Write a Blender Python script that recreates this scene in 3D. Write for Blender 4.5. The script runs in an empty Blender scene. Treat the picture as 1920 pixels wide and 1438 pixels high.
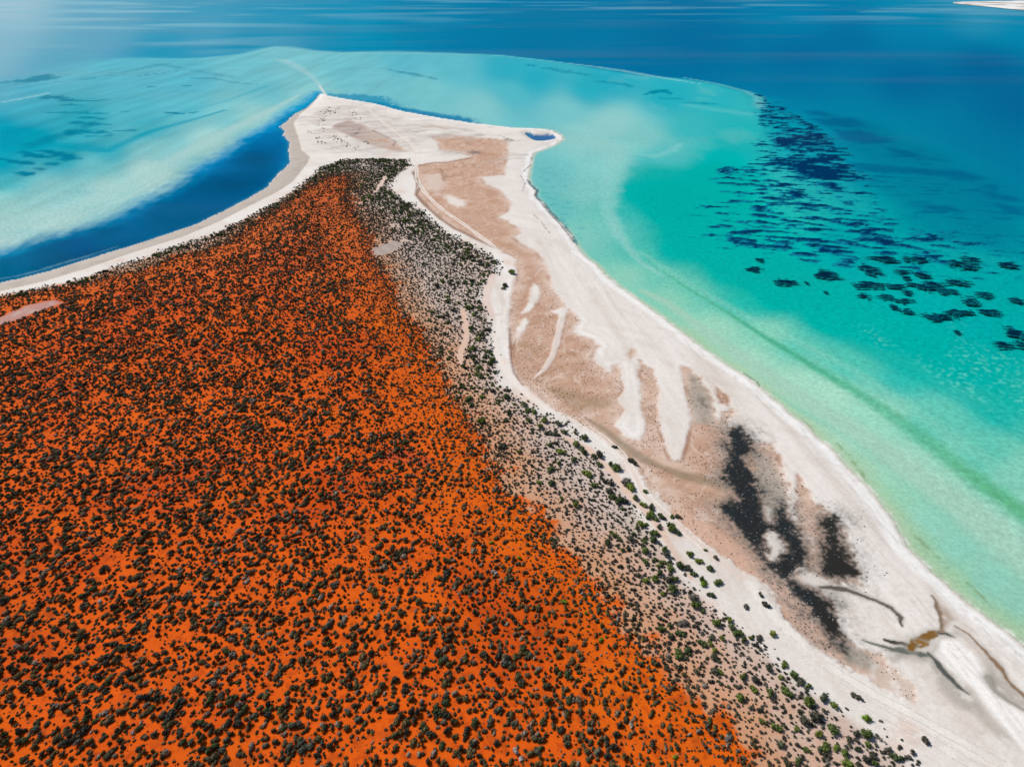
import bpy, math, random
import numpy as np

# ------------------------------------------------------------------ camera, sky, sun, exposure
F, CX, CY = 1331.0, 960.0, 719.0           # focal length and centre in photo pixels (1920 x 1438)
CAMH = 100.0
PITCH = math.atan((CY + 70.0) / F)
SP, CP = math.sin(PITCH), math.cos(PITCH)
SUN_AZ, SUN_EL = math.radians(-56), math.radians(43)   # azimuth from +Y, to the right positive

scn = bpy.context.scene
col = scn.collection
cam = bpy.data.cameras.new('camera'); camo = bpy.data.objects.new('camera', cam); col.objects.link(camo)
camo.location = (0, 0, CAMH); camo.rotation_euler = (math.pi / 2 - PITCH, 0, 0)
cam.sensor_fit = 'HORIZONTAL'; cam.sensor_width = 36.0; cam.lens = F / 1920.0 * 36.0
cam.clip_start = 0.5; cam.clip_end = 200000.0
scn.camera = camo

w = bpy.data.worlds.new('World'); scn.world = w; w.use_nodes = True
wn, wl = w.node_tree.nodes, w.node_tree.links
wn.clear()
sky = wn.new('ShaderNodeTexSky'); sky.sky_type = 'NISHITA'; sky.sun_disc = False
sky.sun_elevation = SUN_EL; sky.sun_rotation = SUN_AZ
sky.air_density = 1.0; sky.dust_density = 1.0; sky.ozone_density = 1.5
bg = wn.new('ShaderNodeBackground'); bg.inputs['Strength'].default_value = 0.075
wo = wn.new('ShaderNodeOutputWorld')
wl.new(sky.outputs[0], bg.inputs['Color']); wl.new(bg.outputs[0], wo.inputs['Surface'])

sun = bpy.data.lights.new('sun', 'SUN'); suno = bpy.data.objects.new('sun', sun); col.objects.link(suno)
sun.energy = 4.3; sun.angle = math.radians(0.53); sun.color = (1.0, 0.955, 0.89)
suno.rotation_euler = (math.pi / 2 - SUN_EL, 0, math.pi - SUN_AZ)
suno.location = (-100, 100, 200)

scn.view_settings.view_transform = 'Standard'; scn.view_settings.look = 'None'
scn.view_settings.exposure = 0.0; scn.view_settings.gamma = 1.0
scn.view_settings.use_curve_mapping = False
scn.cycles.max_bounces = 5; scn.cycles.diffuse_bounces = 2; scn.cycles.glossy_bounces = 2
scn.cycles.transparent_max_bounces = 8; scn.cycles.caustics_reflective = False; scn.cycles.caustics_refractive = False

rng = np.random.default_rng(11)
random.seed(11)

# ------------------------------------------------------------------ helpers
def gp(px, py):
    """ground point (z = 0) that the photograph shows at a pixel"""
    px = np.asarray(px, float); py = np.asarray(py, float)
    dx = (px - CX) / F; dy = (py - CY) / F
    t = CAMH / (SP + dy * CP)
    return dx * t, (CP - dy * SP) * t

def to_px(x, y, z=0.0):
    dep = y * CP - (z - CAMH) * SP
    return CX + F * x / dep, CY - F * (y * SP + (z - CAMH) * CP) / dep

def mpp(px, py):
    """metres across per pixel at a ground pixel"""
    dy = (np.asarray(py, float) - CY) / F
    return CAMH / (SP + dy * CP) / F

def lin(h):
    h = h.lstrip('#'); v = np.array([int(h[i:i + 2], 16) for i in (0, 2, 4)]) / 255.0
    return np.where(v <= 0.04045, v / 12.92, ((v + 0.055) / 1.055) ** 2.4)

def sst(a, b, x):
    t = np.clip((x - a) / (b - a), 0, 1)
    return t * t * (3 - 2 * t)

def _hash(ix, iy, seed):
    h = (ix * 374761393 + iy * 668265263 + seed * 2147483647 + 1013904223) & 0xffffffff
    h = ((h ^ (h >> 13)) * 1274126177) & 0xffffffff
    h = ((h ^ (h >> 16)) * 2246822519) & 0xffffffff
    return (h ^ (h >> 15)) & 0xffffffff

def noise(x, y, seed=0):
    x0 = np.floor(x); y0 = np.floor(y); fx = x - x0; fy = y - y0
    ix = x0.astype(np.int64); iy = y0.astype(np.int64)
    def g(dx, dy):
        a = _hash(ix + dx, iy + dy, seed) * (2 * math.pi / 4294967296.0)
        return np.cos(a) * (fx - dx) + np.sin(a) * (fy - dy)
    u = fx * fx * fx * (fx * (fx * 6 - 15) + 10); v = fy * fy * fy * (fy * (fy * 6 - 15) + 10)
    a = g(0, 0) * (1 - u) + g(1, 0) * u
    b = g(0, 1) * (1 - u) + g(1, 1) * u
    return (a * (1 - v) + b * v) * 1.5

def fbm(x, y, sc, octv=3, seed=0, gain=0.5):
    s = 0; a = 1.0; t = 0
    for o in range(octv):
        s = s + a * noise(x / sc * 2 ** o + 17.3 * o, y / sc * 2 ** o - 9.1 * o, seed + o * 7); t += a; a *= gain
    return s / t * 1.3

def wpoly(pts):
    p = np.array([q[:2] for q in pts], float)
    x, y = gp(p[:, 0], p[:, 1])
    return np.stack([x, y], 1)

def sdist(X, Y, poly, margin=60.0):
    """signed distance (inside +) in metres; far outside -margin"""
    out = np.full(X.shape, -float(margin))
    lo = poly.min(0) - margin; hi = poly.max(0) + margin
    m = (X > lo[0]) & (X < hi[0]) & (Y > lo[1]) & (Y < hi[1])
    if not m.any(): return out
    x = X[m]; y = Y[m]; d2 = np.full(x.shape, 1e18); ins = np.zeros(x.shape, bool)
    n = len(poly)
    for i in range(n):
        ax, ay = poly[i]; bx, by = poly[(i + 1) % n]
        ex, ey = bx - ax, by - ay
        t = np.clip(((x - ax) * ex + (y - ay) * ey) / (ex * ex + ey * ey + 1e-9), 0, 1)
        qx = x - ax - t * ex; qy = y - ay - t * ey
        np.minimum(d2, qx * qx + qy * qy, out=d2)
        c = ((ay > y) != (by > y))
        if c.any():
            ins ^= c & (x < (bx - ax) * (y - ay) / (by - ay if by != ay else 1e-9) + ax)
    d = np.sqrt(d2)
    out[m] = np.where(ins, d, -d)
    return out

def pdist(X, Y, pts, widths, margin=4.0):
    """distance to a polyline over its local half width (widths in photo pixels); far = 99"""
    p = wpoly(pts); wd = np.array(widths, float) if np.ndim(widths) else np.full(len(p), float(widths))
    if len(wd) == 2 and len(p) > 2: wd = np.linspace(wd[0], wd[1], len(p))
    wd = wd * 0.5 * np.array([mpp(q[0], q[1]) for q in pts])
    out = np.full(X.shape, 99.0); ex_ = wd.max() * margin + 3
    lo = p.min(0) - ex_; hi = p.max(0) + ex_
    m = (X > lo[0]) & (X < hi[0]) & (Y > lo[1]) & (Y < hi[1])
    x = X[m]; y = Y[m]; best = np.full(x.shape, 99.0)
    for i in range(len(p) - 1):
        ax, ay = p[i]; bx, by = p[i + 1]; ex, ey = bx - ax, by - ay
        t = np.clip(((x - ax) * ex + (y - ay) * ey) / (ex * ex + ey * ey + 1e-9), 0, 1)
        d = np.hypot(x - ax - t * ex, y - ay - t * ey) / (wd[i] * (1 - t) + wd[i + 1] * t)
        np.minimum(best, d, out=best)
    out[m] = best
    return out

def shepard(px, py, ctrl, p=3.8, ys=1.5, soft=700.0):
    acc = np.zeros(px.shape + (3,)); ws = np.zeros(px.shape)
    for (cx, cy, h) in ctrl:
        d2 = (px - cx) ** 2 + ((py - cy) * ys) ** 2 + soft
        wt = d2 ** (-p / 2)
        acc += wt[..., None] * lin(h); ws += wt
    return acc / ws[..., None]

def tag(o, label=None, cat=None, group=None, kind=None):
    if label: o['label'] = label
    if cat: o['category'] = cat
    if group: o['group'] = group
    if kind: o['kind'] = kind
    return o

# ------------------------------------------------------------------ outlines traced on the ground
EAST = [(614,180),(640,185),(703,195),(754,209),(814,220),(890,232),(960,240),(1014,242),(1037,245),(1054,255),(1056,262),
 (1041,272),(1021,280),(1002,287),(997,300),(994,317),(991,334),(994,346),(1007,357),(1004,369),(1021,384),(1034,401),(1054,421),
 (1071,441),(1084,464),(1097,481),(1121,498),(1137,517),(1161,537),(1208,570),(1241,594),(1280,623),(1313,649),(1347,674),(1380,694),
 (1424,725),(1454,750),(1480,774),(1514,800),(1540,826),(1564,844),(1580,864),(1600,884),(1624,911),(1647,937),(1665,958),(1684,991),
 (1701,1025),(1724,1048),(1747,1071),(1781,1101),(1821,1135),(1861,1165),(1891,1188),(1920,1212),(2100,1345),(2400,1560),(3000,1980)]
WESTW = [(-900,800),(-300,612),(0,531),(52,519),(104,505),(146,492),(190,478),(230,466),(262,457),(292,446),(361,424),(417,397),(467,371),(501,351),
 (521,327),(534,315),(544,304),(541,284),(543,267),(531,254),(534,247),(525,238),(535,230),(551,215),(574,204),(592,187),(600,176),(607,176)]
LAND = wpoly(EAST + [(3000, 2600), (-1500, 2600), (-1500, 1000)] + WESTW)
POND = wpoly([(986,251),(991,249),(996,252),(1003,253.5),(1010,253),(1028,252.5),(1034,253),(1041,259),(1037,260.5),(1025,263),(1017,264),(1008,264),(1000,261),(992,256)])
BERM = [(-900,830),(-300,640),(0,551),(84,532),(167,507),(250,478),(347,447),(417,417),(467,391),(521,364),(551,344),(578,310),(584,297),(568,284),(561,257),(552,234),(564,217),(584,200),(598,184)]
WETBEACH = wpoly(WESTW[:-1] + BERM[::-1])
ORANGE_E = [(653,332),(660,350),(652,368),(657,397),(678,413),(690,438),(695,461),(699,485),(716,510),(732,535),(736,560),(752,590),(774,613),(814,657),(827,694),(840,734),
 (860,760),(874,777),(887,800),(924,840),(934,867),(940,890),(950,920),(972,945),(994,962),(1017,995),(1041,1025),(1074,1048),(1107,1081),(1141,1121),(1161,1155),
 (1188,1192),(1224,1225),(1258,1268),(1290,1299),(1323,1330),(1357,1369),(1390,1405),(1414,1438),(1520,1560),(1900,1990)]
ORANGE_W = [(-1500,1010),(-400,690),(0,568),(60,552),(130,545),(200,524),(260,512),(340,482),(392,472),(430,457),(470,425),(500,405),(528,388),(570,359),(597,342),(618,333)]
ORANGE = wpoly(ORANGE_W + ORANGE_E + [(1900,2600),(-1500,2600)])
SCRUB_E = [(602,318),(640,304),(700,301),(760,303),(766,314),(742,332),(725,354),(750,377),(787,397),(800,414),(827,437),(874,461),(903,477),(930,495),(925,520),(908,540),(900,557),(914,590),(918,624),
 (916,650),(927,680),(931,707),(941,730),(964,750),(1007,780),(1045,802),(1080,830),(1110,860),(1150,905),(1180,945),(1205,985),(1235,1035),(1262,1080),(1300,1118),
 (1345,1165),(1400,1205),(1450,1250),(1500,1292),(1550,1330),(1610,1378),(1680,1425),(1740,1480),(2000,1680),(2400,2000)]
SCRUB_W = [(-1500,960),(-400,650),(0,560),(84,543),(140,532),(200,512),(265,490),(334,466),(420,437),(486,402),(540,372),(590,333)]
SCRUB = wpoly(SCRUB_W + SCRUB_E + [(2400,2600),(-1500,2600)])

FLATS = {k: wpoly(v) for k, v in {
 'a': [(803,258),(846,255),(891,260),(952,265),(954,283),(954,298),(947,318),(947,333),(906,336),(911,348),(934,356),(952,374),(959,386),(954,401),(936,411),(954,416),(959,424),(974,432),(977,442),(962,449),(987,466),(1007,473),(1024,497),(1034,540),(1061,577),(1087,607),
       (1077,627),(1107,637),(1124,654),(1111,677),(1148,707),(1141,690),(1161,687),(1171,734),(1162,757),(1174,774),(1154,804),(1180,826),(1198,830),(1209,799),(1200,774),(1198,740),(1194,705),(1200,680),
       (1225,696),(1238,732),(1234,774),(1238,805),(1246,830),(1257,866),(1275,868),(1284,830),(1292,795),(1286,757),(1278,724),(1273,686),(1292,694),(1313,711),(1330,738),(1342,765),(1345,790),(1365,802),(1392,804),(1410,835),(1424,834),(1447,834),
       (1457,851),(1470,885),(1480,920),(1484,960),(1492,990),(1500,1020),(1508,1045),(1500,1078),(1520,1100),(1547,1122),(1567,1150),(1580,1190),(1610,1215),(1650,1235),(1675,1255),(1690,1275),(1714,1296),(1711,1322),(1647,1297),(1600,1267),(1557,1240),(1514,1207),
       (1467,1160),(1440,1110),(1380,1070),(1323,1027),(1280,993),(1262,970),(1235,935),(1205,900),(1174,862),(1121,818),(1081,799),(1041,776),(1007,749),(974,722),(960,690),(957,644),(954,614),(957,557),(967,520),(967,490),(924,467),(904,457),(868,439),(853,433),(823,411),(795,386),(780,369),(788,354),(775,326),(780,313),(810,308),(843,306),(884,297),(866,290),(823,283),(820,270)],
 'tri1': [(1337,724),(1348,732),(1360,745),(1372,766),(1362,768),(1350,760),(1342,745)],
 'tri2': [(1342,800),(1352,778),(1372,768),(1382,778),(1372,790),(1362,806)],
 'round': [(1183,652),(1190,660),(1191,672),(1184,677),(1175,672),(1178,660)],
 'fing': [(1494,893),(1502,905),(1515,930),(1530,950),(1560,965),(1580,990),(1595,1030),(1610,1085),(1618,1102),(1560,1105),(1515,1092),(1506,1040),(1492,1000),(1487,960),(1490,925)],
 'spit': [(623,240),(635,234),(655,228),(673,234),(704,248),(723,259),(748,274),(763,286),(748,288),(710,281),(685,271),(660,260),(635,249)],
}.items()}
WHITES = [wpoly(v) for v in [
 [(998,533),(1010,540),(1012,562),(1006,578),(990,590),(980,592),(990,560)],
 [(985,600),(992,610),(985,625),(975,640),(962,643),(968,622)],
 [(1034,588),(1046,584),(1057,580),(1062,590),(1052,600),(1046,594)],
 [(1163,684),(1190,685),(1195,740),(1200,776),(1209,799),(1207,815),(1197,828),(1180,826),(1154,803),(1173,774),(1163,761),(1173,736),(1168,700)],
 [(1240,700),(1270,690),(1278,724),(1286,757),(1291,797),(1284,830),(1274,866),(1264,868),(1256,858),(1246,824),(1240,807),(1253,801),(1259,782),(1236,786),(1236,774),(1239,732)],
 [(835,373),(850,370),(868,380),(872,388),(858,392),(842,386)],
 [(905,336),(945,330),(950,345),(930,352),(915,345)],
 [(1440,999),(1457,1005),(1467,1038),(1460,1048),(1447,1053),(1437,1027)],
 [(1433,955),(1446,958),(1447,985),(1437,982)],
 [(1490,1085),(1515,1080),(1545,1090),(1560,1100),(1540,1108),(1505,1102)],
]]
DMAT = [wpoly(v) for v in [
 [(1370,804),(1392,807),(1404,831),(1410,851),(1396,858),(1404,881),(1414,905),(1427,930),(1430,955),(1434,974),(1446,984),(1452,965),(1455,947),(1466,947),(1475,958),(1481,974),(1482,990),(1496,1008),(1507,1041),(1500,1073),(1488,1088),(1514,1102),(1547,1127),(1564,1155),(1574,1187),(1580,1218),
  (1557,1208),(1537,1177),(1507,1147),(1480,1120),(1467,1100),(1440,1068),(1414,1027),(1385,1002),(1371,989),(1361,972),(1345,955),(1370,948),(1384,940),(1372,918),(1358,900),(1362,875),(1366,845)],
 [(1547,978),(1566,971),(1574,984),(1566,996),(1580,1025),(1594,1058),(1604,1086),(1580,1088),(1544,1085),(1535,1068),(1547,1035),(1541,1008)],
]]
GREYS = [wpoly(v) for v in [
 [(1290,700),(1312,715),(1330,742),(1341,768),(1335,800),(1300,800),(1296,770),(1290,735)],
 [(1410,850),(1440,862),(1462,890),(1475,930),(1478,955),(1440,985),(1430,950),(1415,900)],
 [(1545,1195),(1580,1210),(1620,1225),(1650,1250),(1655,1275),(1620,1268),(1585,1245),(1555,1222)],
 [(1737,1228),(1774,1262),(1821,1299),(1854,1345),(1901,1398),(1870,1390),(1825,1345),(1780,1330),(1752,1300),(1742,1262)],
 [(1790,1180),(1814,1195),(1831,1215),(1874,1265),(1925,1318),(1925,1342),(1888,1320),(1862,1299),(1847,1272),(1828,1232),(1800,1202),(1765,1203),(1768,1192)],
 [(1650,1220),(1700,1228),(1740,1235),(1748,1215),(1760,1205),(1750,1225),(1735,1250),(1700,1245),(1670,1250)],
]]
BRIGHT = wpoly([(1761,1207),(1801,1203),(1828,1235),(1846,1275),(1862,1310),(1925,1352),(2100,1460),(2100,1600),(1920,1420),(1901,1395),(1854,1342),(1821,1295),(1774,1258),(1758,1232)])
CREEKS = [  # points, widths (px), colour, strength
 ([(1536,1107),(1580,1112),(1614,1122),(1647,1135),(1671,1148),(1684,1162),(1691,1180)], [4,9,7,7,8,7,3], '#4c443c', .9),
 ([(1651,1203),(1671,1210),(1690,1213),(1707,1215),(1722,1215)], [4,8,9,9,6], '#2e2c24', .95),
 ([(1614,1207),(1647,1217),(1674,1225),(1697,1225),(1727,1230),(1746,1235)], [3,6,9,12,9,4], '#4a554d', .85),
 ([(1742,1230),(1757,1252),(1774,1275),(1791,1292),(1812,1306)], [4,8,9,8,3], '#3d4542', .9),
 ([(1761,1192),(1761,1158),(1757,1142),(1748,1122)], [4,5,5,3], '#5e4a36', .8),
 ([(1784,1175),(1814,1192),(1831,1212),(1854,1238),(1874,1262),(1894,1289),(1922,1314)], [3,4,6,9,9,7,6], '#7d5a35', .85),
 ([(1848,1275),(1861,1299),(1888,1319),(1922,1340)], [12,10,6,6], '#8d8a80', .7),
 ([(1705,1220),(1716,1209),(1730,1201),(1748,1195),(1764,1190)], [10,15,13,11,7], '#7a5413', .95),
 ([(1757,1194),(1772,1195),(1785,1200)], [5,7,2], '#3c443f', .9),
 ([(1720,1207),(1736,1212),(1726,1218)], [7,8,5], '#8a5f1a', .9),
]
BROWNTRI = wpoly([(1747,1122),(1762,1133),(1776,1146),(1791,1165),(1781,1175),(1763,1192),(1758,1152)])

# sea colour: what the water column and bed look like from above, plus upper-left sky glare painted into DEEP
BANK = [(0,160,'63b4c6'),(100,130,'6ab9c6'),(60,200,'4bb0c0'),(0,250,'0a9fb6'),(60,260,'0ea0b4'),(0,310,'14a3b6'),(150,230,'35abb8'),(120,290,'2fa8b4'),(0,340,'4fb8bc'),(0,380,'9ccfc8'),(0,410,'a4cfc8'),(0,445,'b4d4cd'),
 (100,370,'96cac6'),(100,410,'acd0c9'),(200,350,'a6d0c9'),(180,310,'6fbfc3'),(200,285,'3fb0bb'),(280,320,'b0d3cb'),(300,280,'8ac8c8'),(280,240,'4cb5bf'),(250,200,'58b8c4'),(350,200,'60bcc5'),(400,260,'a3cfc9'),(420,220,'7cc3c7'),
 (480,220,'9accc8'),(500,170,'70c0c8'),(450,130,'72c0c9'),(350,150,'5fbac8'),(250,140,'62bac8'),(540,110,'7cc4ca'),(560,150,'7dc3c9'),(580,170,'90cac9'),
 (640,130,'74c2c9'),(700,150,'78c3c9'),(760,110,'62bcc8'),(800,170,'7cc5c8'),(900,200,'86c8c9'),(850,130,'62bfc8'),(950,130,'38b2c2'),(1000,150,'30b0c0'),(960,170,'5abdc4'),(1100,170,'2eb2be'),(1060,200,'7cc6c8'),(1150,150,'2eb0c0'),
 (1250,180,'2fb4bf'),(1350,190,'35b8bd'),(1400,200,'3bb9ba'),(1150,230,'96cfcb'),(1100,260,'94cfca'),(1200,260,'84cbc6'),(1230,300,'4fc0bd'),(1300,240,'42bdbb'),(1380,250,'2bb9b6'),(1350,300,'17b8b0'),(1120,310,'86cbc5'),(1100,360,'86cbc2'),
 (1040,330,'76c3c1'),(1040,390,'6dc3bb'),(1090,440,'84ccbd'),(1130,420,'7ccabb'),(1180,360,'22b9b0'),(1160,400,'4bc3b5'),(1250,380,'0cb8ad'),(1200,470,'56c5b2'),(1260,470,'17bbab'),(1350,430,'18bdb0'),(1420,440,'20bfb0'),(1500,500,'0fb5a8'),
 (1180,520,'93d2bb'),(1250,560,'8ed0b5'),(1230,520,'74cbb4'),(1300,530,'69c9b0'),(1350,510,'22bfaa'),(1400,560,'34c2ac'),(1450,560,'12b9a8'),(1340,620,'9fd6ba'),(1400,680,'a6d8bd'),(1450,620,'8ad3b8'),(1500,640,'66ccb4'),(1550,600,'1abdab'),
 (1650,620,'20bfae'),(1480,720,'a8dabf'),(1550,740,'aadcc2'),(1600,680,'5acab2'),(1700,700,'3cc4b0'),(1800,680,'2fc1b0'),(1880,620,'10b0a5'),(1650,780,'9edabf'),(1750,790,'6fd0b5'),(1880,760,'3ac2ad'),(1850,850,'6dcfb3'),(1910,880,'8ed4b8'),
 (1600,820,'a9dcc2'),(1700,860,'aadcc2'),(1780,900,'a6dabf'),(1850,970,'aadcc3'),(1910,1030,'a8d9c2'),(1620,850,'9fd6b8'),(1680,930,'9cd4b4'),(1750,980,'9ad4bc'),(1800,1020,'96d2ba'),(1850,1080,'98d2ba'),(1910,1130,'9ad0b8'),
 (1720,1020,'9dcea8'),(1800,1090,'9ccda6'),(1880,1160,'9fcba4'),(1910,1190,'b0cfa8'),(1440,500,'13b4a9'),(1560,560,'12b8a9'),(1700,560,'13b4aa'),(1820,600,'12b2a8'),(1600,480,'10aca8')]
DEEP = [(0,10,'a4c6d2'),(0,80,'86b8c9'),(200,50,'68aac2'),(400,60,'52a4c0'),(100,120,'60aabf'),(300,100,'2a9bb8'),(450,90,'0892b2'),(600,70,'068bae'),(550,50,'3a9cba'),(640,30,'2a95b6'),(800,30,'0784a9'),(900,70,'047ca4'),(1100,60,'037aa3'),
 (1000,100,'0378a0'),(1200,110,'03739e'),(1300,80,'036f9c'),(1500,100,'036c9b'),(1600,70,'036f9d'),(1700,150,'036898'),(1850,120,'026193'),(1500,170,'0578a0'),(1600,200,'067fa2'),(1750,230,'067ea1'),(1850,260,'06799d'),(1900,200,'036896'),
 (1700,300,'0986a1'),(1800,360,'0b86a0'),(1900,350,'067a9c'),(1600,300,'0686a3'),(1650,400,'0b97a4'),(1750,440,'0e9ba2'),(1900,450,'0a8c9d'),(1850,540,'0ea7a2'),(1600,460,'10a6a5'),(1500,30,'0b84ab'),(1700,20,'2a93b2'),(1850,30,'3a98b4'),
 (1700,45,'087ea7'),(1900,50,'1a8cae'),(1450,260,'0f9fae'),(1500,400,'10a8a8'),(1900,640,'10aea6'),(1750,560,'10aca6')]
SHELF = wpoly([(-1500,330),(-400,185),(0,150),(60,146),(85,138),(130,124),(167,115),(210,109),(250,107),(310,108),(367,108),(410,105),(451,100),(480,93),(501,88),(518,86),(534,86),(560,89),(584,93),(640,97),(740,95),(840,98),(940,102),(1041,114),(1141,130),(1208,141),
 (1280,146),(1347,157),(1397,170),(1424,184),(1432,210),(1450,250),(1500,300),(1580,360),(1700,440),(1800,500),(1920,570),(2400,800),(3600,1500),(3600,2600),(-1500,2600)])
WBLUE = wpoly([(-900,640),(-300,520),(0,468),(83,443),(167,421),(227,397),(252,381),(300,361),(334,341),(367,314),(417,287),(451,260),(501,234),(534,210),(568,190),(592,171),(602,172),(606,185),(590,215),(570,260),(570,310),(520,370),(470,400),(400,430),(300,470),(200,500),(100,540),(0,560),(-300,650),(-900,850)])
WBLUEC = [(0,500,'0a5e80'),(100,480,'04597e'),(200,450,'045a82'),(300,420,'045a82'),(400,360,'045984'),(480,320,'065c88'),(520,270,'036a9e'),(530,230,'0a7cac'),(570,195,'128cb2'),(400,300,'06699a'),(250,400,'076694'),(0,470,'0c6a90'),(150,470,'005584')]
NBLUE = wpoly([(690,188),(730,196),(770,204),(830,214),(888,222),(896,236),(840,232),(760,216),(700,202)])
NBLUE2 = wpoly([(614,176),(680,176),(720,180),(748,196),(760,206),(745,214),(690,200),(620,190)])
MEADOW = [(1424,175),(1454,188),(1500,215),(1570,255),(1620,300),(1660,350),(1720,400),(1800,440),(1925,470),(1925,510),(1860,512),(1760,500),(1700,508),(1640,502),(1560,505),(1480,492),(1400,470),(1335,445),(1290,425),(1275,402),(1320,372),(1335,335),(1360,312),(1425,300),(1410,262),(1428,240),(1424,212)]
MIDM = [(1345,312),(1425,300),(1600,315),(1640,365),(1700,415),(1770,455),(1700,470),(1640,480),(1560,495),(1480,490),(1390,455),(1330,425),(1325,380)]
CORE = [(1424,175),(1454,188),(1482,208),(1522,229),(1562,254),(1593,284),(1606,316),(1572,331),(1522,325),(1472,313),(1431,300),(1448,278),(1428,250),(1424,215)]
FADED = [[(1510,205),(1550,206),(1556,212),(1520,214)],[(1520,220),(1600,218),(1628,230),(1600,236),(1545,232)],[(1565,240),(1640,245),(1670,264),(1620,268),(1580,258)],[(1660,272),(1700,278),(1730,288),(1725,296),(1680,286)],
 [(1590,300),(1700,310),(1800,316),(1848,330),(1830,334),(1720,322),(1600,318)],[(1850,342),(1872,348),(1868,352),(1848,348)],[(1845,356),(1900,364),(1915,372),(1880,372),(1850,364)],[(1865,378),(1925,388),(1925,402),(1890,394)],[(1700,378),(1780,382),(1800,392),(1740,390)]]

# ------------------------------------------------------------------ terrain: land and sea floor, one height field
def axis(a, b, step, far_lo, far_hi, n):
    mid = np.arange(a, b + step * .5, step)
    t = (np.linspace(0, 1, n + 1)[1:]) ** 1.7
    lo = a - (a - far_lo) * t; hi = mid[-1] + (far_hi - mid[-1]) * t
    return np.concatenate([lo[::-1], mid, hi])
cols = axis(-30, 1950, 2.1, -1100, 3000, 45)
rows = np.concatenate([np.array([-67.5, -64, -58, -50, -42, -34, -27, -21, -16, -12, -9, -6.5]), np.arange(-4, 1470, 2.0), 1468.2 + 700 * np.linspace(0, 1, 30)[1:] ** 1.6])
PX, PY = np.meshgrid(cols, rows)
X, Y = gp(PX, PY)
NR, NC = X.shape
x, y, px, py = X.ravel(), Y.ravel(), PX.ravel(), PY.ravel()

n_s = fbm(x, y, 9, 3, 1)         # metre-scale wobble
n_m = fbm(x, y, 30, 3, 2)
n_l = fbm(x, y, 90, 3, 3)
n_f = fbm(x, y, 2.6, 2, 4)
n_g = fbm(x, y, .85, 2, 5) * sst(.30, .16, mpp(px, py))   # grain, only where the grid is fine enough
sd_land = sdist(x, y, LAND, 150.0); sd_land = sd_land + (.5 * n_s + .35 * n_f) * sst(6, 1, np.abs(sd_land))
sd_pond = sdist(x, y, POND, 20) + 1.0
sd_or = sdist(x, y, ORANGE, 60)
sd_sc = sdist(x, y, SCRUB, 60)
sd_wet = sdist(x, y, WETBEACH, 40)
sd_fl = {k: sdist(x, y, v, 25) for k, v in FLATS.items()}
flat_m = np.zeros_like(x); flat_in = np.zeros_like(x)
near = np.clip(mpp(px, py) * 8, .3, 8)      # edge softness that grows with the coarser far grid
for k, s in sd_fl.items():
    flat_m = np.maximum(flat_m, sst(-.6, .9, (s + 1.0 * n_s + .7 * n_f + .5 * n_g) / near)); flat_in = np.maximum(flat_in, sst(.5, 6, s + 1.5 * n_s))
for W in WHITES:
    s = sdist(x, y, W, 10); flat_m *= 1 - sst(-.6, .7, (s + .8 * n_s + .5 * n_f + .4 * n_g) / near)
tong = pdist(x, y, [(1057,584),(1050,615),(1044,645),(1036,672),(1020,698),(1000,715)], [16, 14, 14, 13, 10, 4])
flat_m *= 1 - .8 * sst(1.25, .7, tong + .3 * n_s)

def land_height(sdl, sdo, fl, nm, ns):
    z = .75 * (1 - np.exp(-np.maximum(sdl, 0) / 7.0)) + .03 * np.clip(sdl, 0, 6)
    z = z - .14 * fl * sst(2, 10, sdl)
    z = z + sst(-4, 45, sdo) * 1.3 + sst(-2, 30, sdo) * .25 * nm + .06 * ns * sst(0, 6, sdl)
    return z
zl = land_height(sd_land, sd_or, flat_m, n_m, n_s)
shelf = sdist(x, y, SHELF, 220)
shelf_soft = np.where(px > 1420, 1.2 + (np.clip(px, 1420, 1700) - 1420) * .12, 1.0 + mpp(px, py) * 2 + 10 * sst(330, 60, px))
bank_m = sst(-1, 1, (shelf + 4.0 * n_m + 1.2 * n_s) / (shelf_soft * 4 + 4))
zs = -(.05 + .016 * np.minimum(-sd_land, 35) + .7 * (1 - bank_m)) + .04 * n_s
z = np.where(sd_land > 0, zl, zs)
z = np.where(sd_pond > 0, -.08 - .25 * np.minimum(sd_pond, 3), z)
z = np.where((sd_pond <= 0) & (sd_pond > -3), np.minimum(z, .12 + .2 * -sd_pond), z)
Z = z.reshape(NR, NC)

# ---- colour of the ground
C = np.tile(lin('dbd3cb'), (x.size, 1))
def paint(m, h, s=1.0):
    global C
    c = lin(h) if isinstance(h, str) else h
    C += (c - C) * (np.clip(m, 0, 1) * s)[:, None]
# sand: bright swash ridge on the east shore, greyer patches inland
paint(sst(-.3, .5, n_m), 'e6e2dc', .7)
paint(sst(18, 5, sd_land + 4 * n_s) * (sd_land > 0) * (px > 600), 'e2dbd4', .7)
ridge = sst(.6, 1.4, sd_land) * sst(5.0, 2.2, sd_land + 1.2 * n_s); paint(ridge * (px > 600), 'f2f0ec', .95)
paint(sst(.9, .1, sd_land) * (px > 990) * (sd_land > 0), 'cfcab8', .7)
streak = fbm(x * .55 + y * .8, (y * .55 - x * .8) * .16, 5, 3, 12)
paint(sst(.1, .6, streak) * (sd_sc < 0), 'cfc3b8', .35)
pink = fbm(x, y, 14, 3, 14)
paint(sst(.1, .7, pink) * sst(-26, -6, sd_sc) * (sd_sc < 3), 'd9bfae', .75)
# west beach: damp grey sand, pale berm line
paint(sst(-.4, .6, (sd_wet + .4 * n_s) / np.clip(near, .5, 3)), 'b3a79b', .9)
paint(sst(0, 1.2, sd_wet) * sst(.15, .5, n_s), '9d948b', .4)
paint(sst(1.2, .5, pdist(x, y, BERM, [3] * len(BERM))), 'e6dcd0', .9)
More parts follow.
